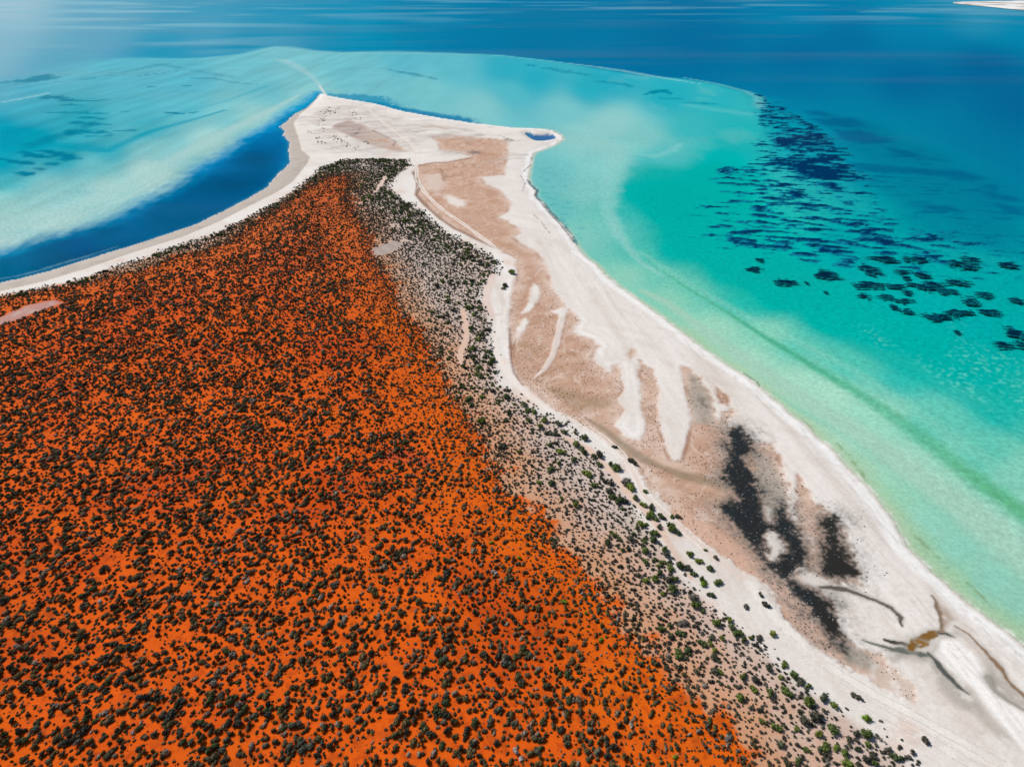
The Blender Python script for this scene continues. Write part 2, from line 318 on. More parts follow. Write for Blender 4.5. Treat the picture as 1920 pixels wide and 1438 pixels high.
# tidal flats
paint(flat_m, 'd3b9a8'); paint(flat_m * flat_in, 'c09c86', .9)
flat_n = fbm(x, y, 12, 4, 20)
paint(flat_m * sst(-.1, .6, flat_n), 'b48b72', .6)
paint(flat_m * sst(.15, .7, fbm(x, y, 7, 3, 22)), 'd6bca9', .5)
scr_ = fbm((x * .8 + y * .6) * .22, (y * .8 - x * .6), 2.2, 3, 28); paint(flat_m * sst(.1, .6, scr_), 'cdb09c', .4); paint(flat_m * sst(-.1, -.6, scr_), 'a98367', .35)
paint(flat_m * sst(-.3, .5, n_f) * sst(.0, .5, fbm(x, y, 22, 2, 24)), 'a88164', .35)
paint(flat_m * sst(760, 700, py) * sst(1000, 960, px) * sst(640, 660, py), 'a87a58', .45)
rl2 = np.abs(fbm(x * .8 + .5 * n_s, y * .6, 7, 4, 26)); paint(flat_m * sst(.06, .012, rl2) * sst(-.2, .5, n_m), '967058', .45); paint(flat_m * sst(.05, .01, np.abs(fbm(x, y * .7, 11, 4, 27))), 'dccabd', .5)
edge = np.zeros_like(x)
for k in ('a', 'fing', 'tri1', 'round'):
    edge = np.maximum(edge, sst(1.1, .3, np.abs(sd_fl[k] - .5 + .4 * n_s) / np.clip(near * .8, .35, 3)))
paint(edge * flat_m * sst(-.2, .5, fbm(x, y, 16, 2, 25)), '8f6247', .6)
for P_, h, st in (([(793,331),(828,326),(836,351),(818,371),(800,356)], 'd8c6ba', .7), ([(841,369),(873,379),(861,391),(845,383)], 'e0d4ca', .8)):
    s_ = sdist(x, y, wpoly(P_), 20); paint(sst(-3, 3, s_ + 3 * n_s + 2.5 * n_f), h, st)
for pts, wd, h, st in (([(775,326),(788,354),(780,369),(795,386),(823,411),(853,433),(868,439),(904,457),(924,467)], 7, '86604c', .75), ([(783,314),(810,309),(843,307),(884,299)], 9, '96694f', .7), ([(823,284),(845,288),(866,291),(880,295)], 6, '9c7660', .5), ([(866,330),(838,335),(826,320),(834,345)], 6, '8f6650', .5), ([(798,239),(815,240),(836,244)], 12, 'b08c7a', .7), ([(848,243),(870,245),(885,249)], 16, 'b5aca4', .5),
   ([(947,263),(960,267)], 8, '6a625a', .7), ([(936,258),(952,262),(962,266)], 5, '7d746a', .5)):
    paint(sst(1.4, .4, pdist(x, y, pts, wd) + .5 * n_s + .3 * n_f), h, st)
paint(sst(1.4, .1, pdist(x, y, [(886,289),(896,289)], 22) + .5 * n_s + .5 * n_f), '6f6a68', .75)
# layered strandlines beside the flats
for off, h, st, w_ in ((-1.4, 'efeae5', .5, .6), (-2.9, 'cdb9ac', .28, .4), (-5.6, 'c9bbb0', .2, .5)):
    ln = np.zeros_like(x)
    for k in ('a', 'fing'): ln = np.maximum(ln, sst(1.0, .2, np.abs(sd_fl[k] - off + .9 * n_s + .25 * n_f) / (w_ * np.clip(near, .5, 2.5))))
    paint(ln * sst(-.5, .3, n_m) * sst(470, 560, py) * (sd_sc < -4) * (sd_land > 6) * (1 - flat_m), h, st)
# darker, greener crust where the flat stays damp
damp = pdist(x, y, [(1100,790),(1135,812),(1165,838),(1200,862),(1235,880),(1275,895),(1320,905),(1360,915)], [10, 22, 26, 26, 24, 26, 30, 30])
paint(sst(1.35, .2, damp + .35 * n_s) * flat_m, '8c7c66', .75)
paint(sst(1.3, .2, pdist(x, y, [(1040,735),(1090,760),(1130,760)], [40, 60, 40]) + .5 * n_s) * flat_m, '9c8367', .6)
paint(sst(1.3, .2, pdist(x, y, [(985,650),(1000,665),(1020,655)], [30, 40, 20]) + .5 * n_s) * flat_m, 'a88a68', .5)
for G in GREYS:
    s = sdist(x, y, G, 15)
    paint(sst(-1, 1.2, (s + .9 * n_s) / np.clip(near, .6, 2)), 'a29b90', .75)
s3 = sdist(x, y, GREYS[0], 15); paint(sst(0, 3, s3 + n_s) * sst(-.3, .4, n_f + n_s), '5d5850', .55)
s3 = sdist(x, y, GREYS[2], 15); paint(sst(-1, 3, s3 + n_s) * sst(-.3, .4, n_f), '77705f', .55)
# band of pink shell grit between the track and the dark mat
paint(sst(1.2, .6, pdist(x, y, [(1262,965),(1300,990),(1350,1025),(1400,1065),(1450,1110),(1490,1160),(1530,1200),(1570,1232)], [24, 46, 56, 52, 50, 44, 40, 30]) + .15 * n_s) * flat_m, 'cfa892', .7)
paint(flat_m * sst(1590, 1680, px) * sst(1240, 1270, py), 'cdbcae', .85)
# black algal mat
mstk = fbm((x * .35 - y * .94) * .2, x * .94 + y * .35, 2.4, 3, 30); mat = np.zeros_like(x); halo = np.zeros_like(x)
for i, D in enumerate(DMAT):
    s = sdist(x, y, D, 12)
    halo = np.maximum(halo, sst(-6.5, 1.0, s + 2.0 * n_s + 1.4 * n_f + 2.4 * n_g + 1.6 * mstk))
    mq = s + 1.0 * n_s + 1.2 * n_f + 1.0 * mstk; mat = np.maximum(mat, .55 * sst(-.6, .9, mq + 1.5 * n_g) + .45 * sst(-3.0, 1.6, mq + 1.0 * n_g))
for W in WHITES[-3:]:
    s = sdist(x, y, W, 10) + 1.1 * mstk + .8 * n_g; mat *= 1 - sst(-1.2, .8, s + .8 * n_s + .9 * n_f); halo *= 1 - .7 * sst(-1, .8, s + .8 * n_s)
    paint(sst(-.6, .6, s + .5 * n_s + .5 * n_f), 'd5cdc4', .8)
paint(halo, '85837d', .6)
paint(mat, '181f22', .97)
paint(mat * sst(.05, .6, fbm(x, y, 6, 3, 31)), '222a2c', .7); paint(mat * sst(.2, .7, n_g), '3c4444', .5)
paint(mat * (px > 1530) * (px < 1610), '2c2a24', .6)
# creek lines, brown reed litter, bright fresh bar
s = sdist(x, y, BRIGHT, 20); bar = sst(-.4, .6, s + .25 * n_s); paint(bar, 'efece7', .95)
creek_m = np.zeros_like(x)
for pts, wd, h, st in CREEKS:
    d = pdist(x + .5 * n_s + .35 * n_f, y + .5 * fbm(x, y, 8, 2, 36) - .35 * n_f, pts, [v * 1.25 for v in wd])
    creek_m = np.maximum(creek_m, sst(2.2, 1.0, d)); paint(sst(2.8, .8, d + .3 * n_s) , 'a49e94', .55)
    paint(sst(1.2, .6, d + .25 * n_f + .3 * n_g), h, st); paint(sst(1.0, .3, d) * sst(.3, .8, n_g), '8d8474', .35)
s = sdist(x, y, BROWNTRI, 10); paint(sst(-.5, .7, s + .4 * n_f), '94765a', .7); paint(sst(.2, 1.2, s + n_f) * sst(0, .5, n_f), '5c4c3e', .7)
rill = np.abs(fbm(x * .7, y, 4.5, 4, 35)); paint((1 - creek_m) * sst(.07, .015, rill) * sst(1480, 1560, px) * sst(1085, 1120, py) * (sd_or < -6) * (1 - mat) * sst(-.2, .4, n_m), 'bdb2a7', .55)
churn = (1 - creek_m) * sst(1560, 1660, px) * sst(1090, 1160, py) * (1 - mat) * (1 - bar) * (sd_or < -8) * (sd_land > 2)
paint(churn * sst(.05, .6, fbm(x, y, 1.6, 3, 37)), 'c6bcb1', .4); paint(churn * sst(.05, .6, fbm(x, y, 2.6, 3, 38)), 'ebe6e1', .45); paint(churn * sst(.2, .7, fbm(x, y, 9, 2, 39)), 'cbbfb4', .4)
# scrub soils: pale pinkish calcrete, then the orange sand
scr = sst(-1.2, 1.5, (sd_sc + 1.2 * n_s) / np.clip(near, .8, 3))
paint(scr, 'c2ab9d', .8)
paint(scr * sst(-.1, .5, fbm(x, y, 20, 3, 41)), 'bcaea4', .6)
paint(scr * sst(-17, 0, sd_or + 3.5 * n_s + 2.5 * n_f), 'c68858', .8)
orr = sst(-1.8, 1.4, sd_or + 3.6 * n_s + 3.0 * n_f + 2 * n_m)
paint(orr, 'd85a12')
paint(orr * sst(-.1, .55, fbm(x, y, 35, 3, 43)), 'bf4410', .7)
paint(orr * sst(.05, .6, fbm(x, y, 16, 3, 44)), 'dc640e', .45)
paint(orr * sst(26, 3, sd_or + 6 * n_s), 'd4680f', .4)
paint(orr * sst(.0, .55, fbm(x, y, 1.7, 3, 48)), 'a43c10', .55); paint(orr * sst(.15, .6, fbm(x, y, 3.4, 3, 49)), '8e3a18', .35)
paint(sst(1.2, .2, pdist(x, y, [(720,868),(755,862),(795,872)], [40, 60, 40]) + .6 * n_s) * orr, 'bd4a2a', .8)
paint(orr * sst(640, 380, py), 'c86a3c', .5)
bare_m = np.zeros_like(x)
for P, h in (([(698,473),(715,463),(738,457),(757,460),(748,471),(723,482),(704,485)], 'a39790'), ([(-40,640),(0,605),(52,580),(104,569),(117,576),(73,594),(42,607),(0,619),(-40,650)], 'b08d84')):
    s = sdist(x, y, wpoly(P), 15); paint(sst(-1.2, 1.2, s + 1.2 * n_s), h, .9); bare_m = np.maximum(bare_m, sst(-1, .5, s + n_s))
    paint(sst(0, 2, s) * sst(.0, .4, fbm(x, y * .5, 2.5, 2, 47)), 'bcaea6', .5)
path_m = bare_m.copy()
# worn paths through the scrub and over the sand
for pts, wd, h, st in [
 ([(690,207),(735,246),(765,268),(780,284),(779,300),(782,314),(780,334),(797,364),(827,394),(874,427),(927,467),(948,490)], 3.2, 'e2d4c8', .8),
 ([(702,366),(716,347),(724,330)], [5, 9, 4], 'd9bfb0', .9),
 ([(947,585),(940,597),(934,611),(932,629),(929,644),(931,665),(941,690),(961,717),(991,747),(1024,770),(1064,787),(1097,807)], [7,6,6,5,6,10,13,14,14,12,10,8], 'e6dbd1', .85),
 ([(868,585),(872,610),(875,640),(862,668),(866,690)], [9, 13, 12, 12, 8], 'd8b8a4', .9),
 ([(925,520),(915,545),(912,570),(925,600)], [16, 18, 16, 10], 'd8c0b2', .7),
 ([(1097,807),(1134,831),(1168,862),(1194,904),(1206,934),(1236,962),(1282,1003),(1330,1044),(1390,1090)], [8,9,11,11,10,12,16,18,18], 'dccabd', .75),
 ([(1060,826),(1105,848),(1150,895),(1185,940),(1215,968),(1238,1000),(1262,1040),(1295,1090)], [8,14,15,16,16,14,14,12], 'd9b9a4', .8),
 ([(1400,1100),(1450,1160),(1510,1220),(1570,1265),(1640,1310),(1720,1355),(1830,1420),(1900,1460)], [16,22,24,24,26,28,28,28], 'e6e0d8', .7)]:
    d = pdist(x, y, pts, wd); pk = sst(1.35, .6, d + .22 * n_s); paint(pk, h, st); path_m = np.maximum(path_m, sst(1.15, .9, d))
paint(sst(1.3, .5, pdist(x, y, [(783,338),(780,367),(794,387),(827,417),(867,441),(905,460)], 4) + .4 * n_s), '94705c', .7)
paint(sst(1.3, .5, pdist(x, y, [(955,620),(957,650),(958,680),(964,705),(980,728)], [4, 6, 6, 5, 3]) + .4 * n_s), '80553f', .75)
# spit: purple-brown crust, grey streaks, wrack lines
s = sd_fl['spit']; paint(sst(-2, 3, s + 2 * n_s) * sst(720, 660, px), '9d8c88', .75); paint(sst(-1, 4, s + 2 * n_s) * sst(680, 740, px), 'bf9377', .7)
paint(sst(1.2, .4, pdist(x, y, [(675,243),(672,250),(664,257),(650,260)], [4, 6, 6, 4]) + .3 * n_s), '4f4c50', .8)
tip = sdist(x, y, wpoly([(592,205),(660,196),(760,226),(880,246),(955,256),(900,262),(800,264),(772,290),(700,296),(620,292),(585,272),(575,240)]), 30)
paint(sst(-4, 8, tip + 5 * n_s) * sst(-.4, .4, fbm((x + .35 * y) * .2, y - .35 * x, 7, 3, 52)), 'c2b8b0', .7); paint(sst(0, 8, tip + 5 * n_s) * sst(.1, .6, fbm((x + .35 * y) * .25, y - .35 * x, 5, 3, 53)), 'a99a90', .5)
spst = fbm((x + .45 * y) * .25, (y - .45 * x), 9, 3, 51)
paint(sst(.15, .6, spst) * sst(330, 300, py) * (sd_land > 3) * sst(-5, -15, sd_or), 'b5aca6', .5)
for pts in ([(737,277),(742,268),(700,248)], [(885,284),(890,287),(886,293)]):
    paint(sst(1.5, .3, pdist(x, y, pts, 5) + .5 * n_s), '7d6d62', .6)
for pts, wd in (([(989,338),(993,346),(1006,358),(1003,367),(1019,386),(1033,402),(1051,422),(1067,442),(1077,456)], 4.2), ([(1020,281),(1006,286),(998,292),(996,305)], 2.0), ([(1023,245),(1036,247),(1048,252)], 1.4), ([(1004,300),(990,315),(975,330),(985,345),(980,360)], 1.6), ([(1000,405),(1015,420),(1030,440)], 1.6)):
    paint(sst(1.3, .5, pdist(x, y, pts, wd) + .5 * n_s + .4 * n_f) * (sd_land > -3), '5d5c58', .85)
sa = gp(1540, 826); sb = gp(1821, 1135); sl = math.hypot(float(sb[0] - sa[0]), float(sb[1] - sa[1])); qx, qy = float(sb[0] - sa[0]) / sl, float(sb[1] - sa[1]) / sl
lrow = np.abs(fbm((x * qx + y * qy) * .07, -x * qy + y * qx, 2.4, 3, 55)); paint(sst(.10, .02, lrow) * sst(28, 10, sd_land) * (sd_land > 1.5) * (px > 1000) * (1 - flat_m) * (1 - creek_m), 'c8beb4', .45)
lr2 = fbm((x * qx + y * qy) * .06, -x * qy + y * qx, 4.0, 4, 56); paint(sst(.05, .6, lr2) * (sd_sc < -2) * (sd_land > 4) * (px > 900) * (py > 450) * (1 - flat_m) * (1 - creek_m), 'cbbdb2', .4); paint(sst(-.05, -.6, lr2) * (sd_sc < -2) * (sd_land > 4) * (px > 900) * (py > 450) * (1 - flat_m) * (1 - creek_m), 'ece7e2', .4)

# ---- sea floor colour
under = (sd_land <= 0)
sea = shepard(px[under], py[under], BANK)
deep = shepard(px[under], py[under], DEEP, soft=4000.0)
bm = bank_m[under][:, None]
sc = deep + (sea - deep) * bm
ux, uy, upx, upy = x[under], y[under], px[under], py[under]
uns, unm, unf, usd = n_s[under], n_m[under], n_f[under], -sd_land[under]
def sp(m, h, s=1.0):
    global sc
    c = lin(h) if isinstance(h, str) else h
    sc = sc + (c - sc) * (np.clip(m, 0, 1) * s)[:, None]
# low sand waves in the shallows, long streaks
wv = fbm(ux * .5 + uy * .2, (uy - ux * .4) * .12, 16, 4, 61)
ca = gp(0, 430); cb = gp(500, 200); cl = math.hypot(float(cb[0] - ca[0]), float(cb[1] - ca[1])); ex, ey = float(cb[0] - ca[0]) / cl, float(cb[1] - ca[1]) / cl
wal = ux * ex + uy * ey; wac = -ux * ey + uy * ex
wst = fbm(wal * .07, wac * .55, 9, 4, 62); wside = sst(1000, 560, upx)
sc = sc * (1 + (.05 * wv * (1 - wside) + .16 * wst * wside)[:, None] * bm)
strk = fbm(ux * .10 + 3, uy * .5, 14, 4, 63)
sp(sst(.15, .7, strk) * sst(1000, 700, upx) * bm[:, 0] * sst(80, 140, upy), '2aa5b8', .16)
sp(sst(.15, .7, fbm(ux * .6, uy * .25, 26, 4, 64)) * sst(1060, 1180, upx) * sst(480, 330, upy) * bm[:, 0], '8fd0c6', .2)
for pts, wd, h, st in (([(-200,330),(-60,285),(40,268),(130,272),(200,282),(280,246),(350,226),(420,206)], [120,110,100,70,34,26,22,14], '129eb2', .7),
   ([(-200,505),(-60,448),(0,428),(100,402),(200,362),(280,322),(350,284),(430,243),(500,210),(560,178)], [60,56,54,58,60,56,48,38,28,12], 'a9d1cb', .8),
   ([(-60,385),(60,362),(160,330),(260,290),(360,240),(460,205)], [14,16,14,12,10,8], '7cc3c4', .5), ([(0,450),(120,412),(230,372),(320,322)], [10,12,12,10], 'b8d8d2', .45),
   ([(250,232),(330,212),(420,190),(500,160)], [20,18,16,12], '3fb0bf', .5), ([(180,140),(300,128),(420,124),(520,118)], [40,50,50,40], '6cc0ca', .5)):
    d = pdist(ux, uy, pts, wd); sp(sst(1.5, .1, d + .35 * wst + .1 * uns), h, st)
em = sdist(ux, uy, wpoly([(1168,318),(1210,306),(1290,312),(1360,300),(1430,330),(1450,400),(1490,470),(1600,540),(1750,600),(1925,690),(1925,770),(1750,695),(1600,640),(1480,590),(1350,528),(1262,488),(1205,445),(1170,392)]), 60)
sp(sst(-13, 13, em + 3 * uns + 5 * fbm(ux * .6, uy * .3, 22, 3, 65)), '06b2a3', .7)
sp(sst(-2, 14, em + 3 * uns) * sst(1500, 1250, upx), '02a89c', .2)
for pts, wd, h, st in (([(1060,262),(1110,262),(1150,272),(1160,300),(1148,340),(1140,390),(1160,440),(1200,490),(1240,515)], [30,60,70,60,46,34,26,18,10], '9ad0c8', .55), ([(1200,288),(1228,292),(1258,282),(1275,268)], [16,24,24,14], '9ad4cc', .3),
   ([(1060,117),(1120,124),(1180,133),(1250,146),(1318,157)], [10,16,20,18,4], '8fd2d2', .6), ([(1280,143),(1347,156),(1397,169),(1422,180),(1426,200)], [8,10,14,22,26], '7fcdc9', .5), ([(640,100),(800,100),(940,104),(1060,117)], [8,10,12,10], '86cdd2', .5),
   ([(1290,196),(1340,204),(1400,212)], [30,40,40], '62c6c2', .5)):
    d = pdist(ux, uy, pts, wd); sp(sst(1.5, .2, d + .3 * uns), h, st)
# far sky reflections on slicks and upper-left glare, painted into the bed colour
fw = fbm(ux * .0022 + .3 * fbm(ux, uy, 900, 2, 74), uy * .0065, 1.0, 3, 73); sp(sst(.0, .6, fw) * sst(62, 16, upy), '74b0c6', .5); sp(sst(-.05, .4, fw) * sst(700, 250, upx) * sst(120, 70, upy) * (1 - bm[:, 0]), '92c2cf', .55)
# shallow rim: pale swash, olive film along the east beach
sp(sst(2.6, .0, usd + .6 * uns) * (upx > 600), 'c6cdb4', .8)
sp(sst(.9, .3, usd) * sst(.0, .4, n_f[under] + .4 * uns) * (upx > 600), 'eef0ea', .7)
sp(sst(7, 1, usd + 2.0 * uns) * sst(.2, 1.5, usd) * sst(560, 640, upy), 'aec9a0', .6)
wr = pdist(ux, uy, [(1395,700),(1420,716),(1426,728)], 3); sp(sst(1.4, .5, wr + .5 * unf), '4d5a44', .7)
for pts, wd in (([(1462,752),(1490,776),(1515,796),(1536,818)], [3, 4, 5, 6]), ([(1568,830),(1590,850),(1612,880),(1626,905)], [6, 9, 10, 5]), ([(1690,965),(1715,1000),(1740,1030),(1775,1060)], [6, 12, 14, 10]), ([(1800,1080),(1830,1105),(1850,1125)], [8, 12, 6])):
    d = pdist(ux, uy, pts, wd); sp(sst(1.6, .3, d + .7 * uns) * sst(-.25, .35, unf + .5 * uns), '7d9560', .6)
d = pdist(ux, uy, [(1450,735),(1500,768),(1560,800),(1640,850),(1720,920),(1800,985),(1930,1090)], [10, 18, 24, 30, 38, 46, 60]); sp(sst(1.3, .3, d + .2 * uns), '84cab0', .5)
for pts, wd, h, st in (([(1205,545),(1250,566),(1340,632),(1420,688),(1500,742),(1580,792),(1650,838),(1720,890),(1800,945),(1930,1050),(2100,1190)], [18,26,36,44,56,66,76,86,100,120,140], 'a6d0b8', .85), ([(1200,470),(1300,535),(1400,590),(1500,640),(1600,690),(1700,755),(1800,825),(1930,905),(2100,1010)], [14,18,22,26,30,36,44,52,60], '86d0b8', .4)):
    d = pdist(ux, uy, pts, wd); sp(sst(1.4, .3, d + .15 * uns), h, st)
# green weed band and a turquoise gutter parallel to the shore
gb = pdist(ux, uy, [(1240,505),(1280,533),(1330,563),(1380,594),(1430,627),(1480,657),(1530,687),(1580,717),(1631,747),(1681,780),(1731,817),(1781,857),(1848,907),(1930,962),(2050,1050)], [4, 8, 10, 14, 19, 24, 29, 34, 39, 44, 50, 56, 62, 72, 80])
sp(sst(1.5, .2, gb + .15 * uns + .22 * unf), '5cba90', .75)
sp(sst(.9, .0, gb + .15 * uns) * sst(1300, 1420, upx) * sst(1700, 1480, upx), '3ba880', .5)
sp(sst(.9, .0, gb + .25 * unf) * sst(1700, 1900, upx), '62b377', .6)
gb2 = pdist(ux, uy, [(1330,490),(1430,550),(1540,610),(1680,680),(1800,740),(1930,820)], [20, 34, 40, 46, 50, 50]); sp(sst(1.3, .2, gb2 + .2 * uns), '13b3a3', .4)
rip = fbm(ux, uy, 1.6, 2, 66); rfar = sst(.45, .15, mpp(upx, upy)); sc *= (1 + .16 * rip * rfar * sst(5, 25, usd))[:, None]
glt = sst(.0, .6, fbm(ux * .8, uy * .4, 20, 3, 67)) * sst(1480, 1650, upx) * sst(560, 640, upy) * sst(22, 60, usd); sp(glt * sst(.1, .6, rip), '8fdcc4', .4)
sp(sst(1.3, .4, pdist(ux, uy, [(990,336),(994,346),(1008,357),(1005,369),(1022,383),(1036,400),(1056,420),(1073,441),(1082,458)], 5) + .5 * uns + .4 * unf), '2f6f80', .85)
sp(sst(.05, .5, fbm(ux, uy, 5, 3, 68)) * sst(30, 5, usd) * sst(1000, 1020, upx) * sst(1130, 1080, upx) * sst(480, 440, upy) * sst(280, 320, upy), '4fb0b0', .5)
# west: deep blue channel under the beach with a ragged outer edge
sW = sdist(ux, uy, WBLUE, 60); wn_ = fbm(ux * 1.4, uy * .5, 6, 3, 71)
bl = sst(-11, 8, sW + 3.2 * wn_ + 2.5 * uns + 1.5 * unf)
sc = sc + (shepard(upx, upy, WBLUEC) * (1 + .30 * fbm(ux * .5, uy * .5, 22, 4, 72))[:, None] + lin('1c86a6') * (sst(16, 0, sW + 4 * wn_ + 3 * uns) * .5)[:, None] - sc) * bl[:, None]
sp(sst(3.5, 0, usd + 1.2 * uns) * (upx < 600) * (upy < 560), '3f7fa0', .6)
sp(sst(1.4, .2, pdist(ux, uy, [(-40,528),(28,518),(70,508),(104,497),(150,484),(220,462)], [6, 9, 12, 14, 9, 4]) + .7 * uns + .5 * unf), '6f9fae', .5)
sN = sdist(ux, uy, NBLUE, 40); sp(sst(-5, 4, sN + 4 * wn_ + 2 * uns), '137da8', .85)
sN = sdist(ux, uy, NBLUE2, 40); sp(sst(-4, 6, sN + 9 * wn_ + 2 * uns), '1d8fb2', .75)
sp(sst(1.3, .3, pdist(ux, uy, [(612,180),(604,168),(598,158),(588,146),(560,126),(530,112)], [5, 6, 8, 12, 22, 30]) + .2 * uns), 'b4d2d4', .4)
sp(sst(1.2, .4, pdist(ux, uy, [(612,181),(604,168),(599,160)], [5, 4, 3])), 'e8e4dc', .9)
# thin weed streaks on the north-west bank
for pts, wd, st in [([(310,209),(340,212),(365,209)], 3, .7), ([(262,142),(300,137),(330,132)], 2, .4), ([(205,209),(238,208)], 2, .4), ([(280,162),(310,163)], 2, .5), ([(347,160),(366,161)], 2, .5), ([(358,146),(400,146),(440,154),(480,158)], 2, .35), ([(95,180),(130,187),(165,188),(198,187)], [8, 5, 4, 2], .6),
  ([(125,195),(150,197)], 3, .5), ([(90,210),(140,210),(195,212)], [3, 5, 3], .5), ([(150,219),(196,221)], 4, .6), ([(140,228),(170,232),(205,232)], [5, 8, 4], .6), ([(125,243),(160,247),(200,247)], [6, 10, 4], .6), ([(215,244),(255,243)], 3, .5), ([(165,254),(200,253)], 4, .5), ([(40,283),(60,288),(85,293)], [4, 7, 3], .7), ([(75,281),(110,287),(140,296)], [4, 7, 6], .7), ([(0,297),(30,301),(55,305)], [3, 5, 5], .7),
  ([(34,321),(48,325)], 5, .7), ([(68,314),(80,316)], 3, .6), ([(90,305),(104,308)], 4, .6), ([(60,270),(90,260),(115,250)], [8, 12, 10], .35), ([(730,130),(770,138),(815,147)], [3, 5, 3], .4), ([(995,121),(1000,123)], 4, .6), ([(1025,127),(1060,133),(1100,140)], [5, 7, 4], .35), ([(1120,152),(1160,155),(1182,161)], [4, 5, 3], .35), ([(1210,175),(1240,170),(1256,174)], [4, 6, 3], .6), ([(1228,183),(1278,184)], 3, .4), ([(1290,192),(1340,194)], 3, .4), ([(440,145),(300,120),(170,147)], [3, 4, 6], .25), ([(110,152),(60,160),(0,170)], [3, 5, 3], .2), ([(20,152),(60,148),(84,140)], [10, 16, 6], .5)]:
    d = pdist(ux, uy, pts, [v * 4.2 for v in wd] if np.ndim(wd) else wd * 4.2, 5); sp(sst(1.5, .3, d + 1.1 * uns + .5 * unf + .5 * wst), '0d7c96', min(1, st * 1.25))
sp(sst(1.2, .3, pdist(ux, uy, [(8,190),(45,183),(90,174)], [14, 18, 14]) + .3 * uns), 'a6d8de', .55)
# seagrass meadow: solid near the head, breaking into ragged rafts downshore
sM = sdist(ux, uy, wpoly(MEADOW), 60); sCo = sdist(ux, uy, wpoly(CORE), 60)
gn = .9 * fbm(ux / 2.3, uy + .18 * ux, 5.4, 4, 81, .58) + .25 * fbm(ux * .4, uy * .6, 16, 2, 83)
gl = fbm(ux * .5, uy, 45, 2, 82)
dens = np.where(sM > -15, -.42 + .56 * sst(-14, 12, sCo) + .36 * sst(-16, 14, sdist(ux, uy, wpoly(MIDM), 60)) + .14 * gl + .14 * sst(1600, 1760, upx) * sst(400, 440, upy) - .25 * sst(4, -10, sM), -9.0)
grass = gn + dens
seagrass_v = np.full(x.size, -9.0); seagrass_v[under] = grass
sp(sst(-.16, .06, grass) * (sM > -15), '0b6a84', .45)
wash = sst(-12, 16, sdist(ux, uy, wpoly([(1530,205),(1640,225),(1720,262),(1800,300),(1925,370),(1925,480),(1800,455),(1700,425),(1640,370),(1600,310),(1560,255)]), 60) + 6 * gl); sp(wash, '05708e', .55); sp(wash * sst(.0, .5, gn), '045a7c', .5)
for Pf in FADED:
    s = sdist(ux, uy, wpoly(Pf), 30); sp(sst(-5, 5, s + 4 * gn + 2 * uns), '045a86', .6)
sp(sst(.05, .5, gn) * sst(-40, 10, sdist(ux, uy, wpoly([(1600,290),(1700,330),(1920,410),(1920,500),(1750,470),(1650,420)]), 60)), '06708c', .45)
sc[:, 0] = np.maximum(sc[:, 0] - .014, .0004); tq = sst(.25, .0, sc[:, 0])[:, None]; C[under] = sc * np.array([.95, .90, .91]) * (1 - tq * np.array([0, .06, .02]))
pm = sst(-.5, .5, sd_pond); paint(pm, '055f99', .95); paint(pm * sst(1002, 990, px), '0f7c9c', .6)

# ---- materials
def mat_new(name):
    m = bpy.data.materials.new(name); m.use_nodes = True
    n = m.node_tree.nodes; l = m.node_tree.links
    b = n.get('Principled BSDF')
    return m, n, l, b

def ground_mat(name, kind):
    m, n, l, b = mat_new(name)
    at = n.new('ShaderNodeAttribute'); at.attribute_name = 'Col'
    geo = n.new('ShaderNodeNewGeometry')
    def nz(scale, detail=3, rough=.6):
        t = n.new('ShaderNodeTexNoise'); t.inputs['Scale'].default_value = scale; t.inputs['Detail'].default_value = detail; t.inputs['Roughness'].default_value = rough
        l.new(geo.outputs['Position'], t.inputs['Vector']); return t
    a = nz(1.1 if kind == 'land' else .55, 5, .7); c = nz(5.0 if kind == 'land' else 1.6, 2, .5)
    def rng_(t, lo, hi, f0=.3, f1=.7):
        r = n.new('ShaderNodeMapRange'); r.inputs['From Min'].default_value = f0; r.inputs['From Max'].default_value = f1
        r.inputs['To Min'].default_value = lo; r.inputs['To Max'].default_value = hi; l.new(t.outputs['Fac'], r.inputs['Value']); return r
    amp = (.92, 1.06, .93, 1.06) if kind == 'land' else (.93, 1.06, .90, 1.10)
    r1 = rng_(a, amp[0], amp[1]); r2 = rng_(c, amp[2], amp[3])
    mu = n.new('ShaderNodeMath'); mu.operation = 'MULTIPLY'; l.new(r1.outputs[0], mu.inputs[0]); l.new(r2.outputs[0], mu.inputs[1])
    vm = n.new('ShaderNodeVectorMath'); vm.operation = 'SCALE'
    l.new(at.outputs['Color'], vm.inputs[0]); l.new(mu.outputs[0], vm.inputs['Scale'])
    l.new(vm.outputs[0], b.inputs['Base Color'])
    b.inputs['Roughness'].default_value = .93; b.inputs['Specular IOR Level'].default_value = .08 if kind == 'land' else 0.0
    if kind == 'land':
        wt = n.new('ShaderNodeAttribute'); wt.attribute_name = 'Wet'
        mr = n.new('ShaderNodeMapRange'); mr.inputs['To Min'].default_value = .93; mr.inputs['To Max'].default_value = .38
        l.new(wt.outputs['Fac'], mr.inputs['Value']); l.new(mr.outputs[0], b.inputs['Roughness'])
        bp = n.new('ShaderNodeBump'); bp.inputs['Strength'].default_value = .3; bp.inputs['Distance'].default_value = .1
        l.new(a.outputs['Fac'], bp.inputs['Height']); l.new(bp.outputs[0], b.inputs['Normal'])
    return m
M_LAND = ground_mat('sand_and_soil', 'land'); M_BED = ground_mat('sea_floor', 'bed')

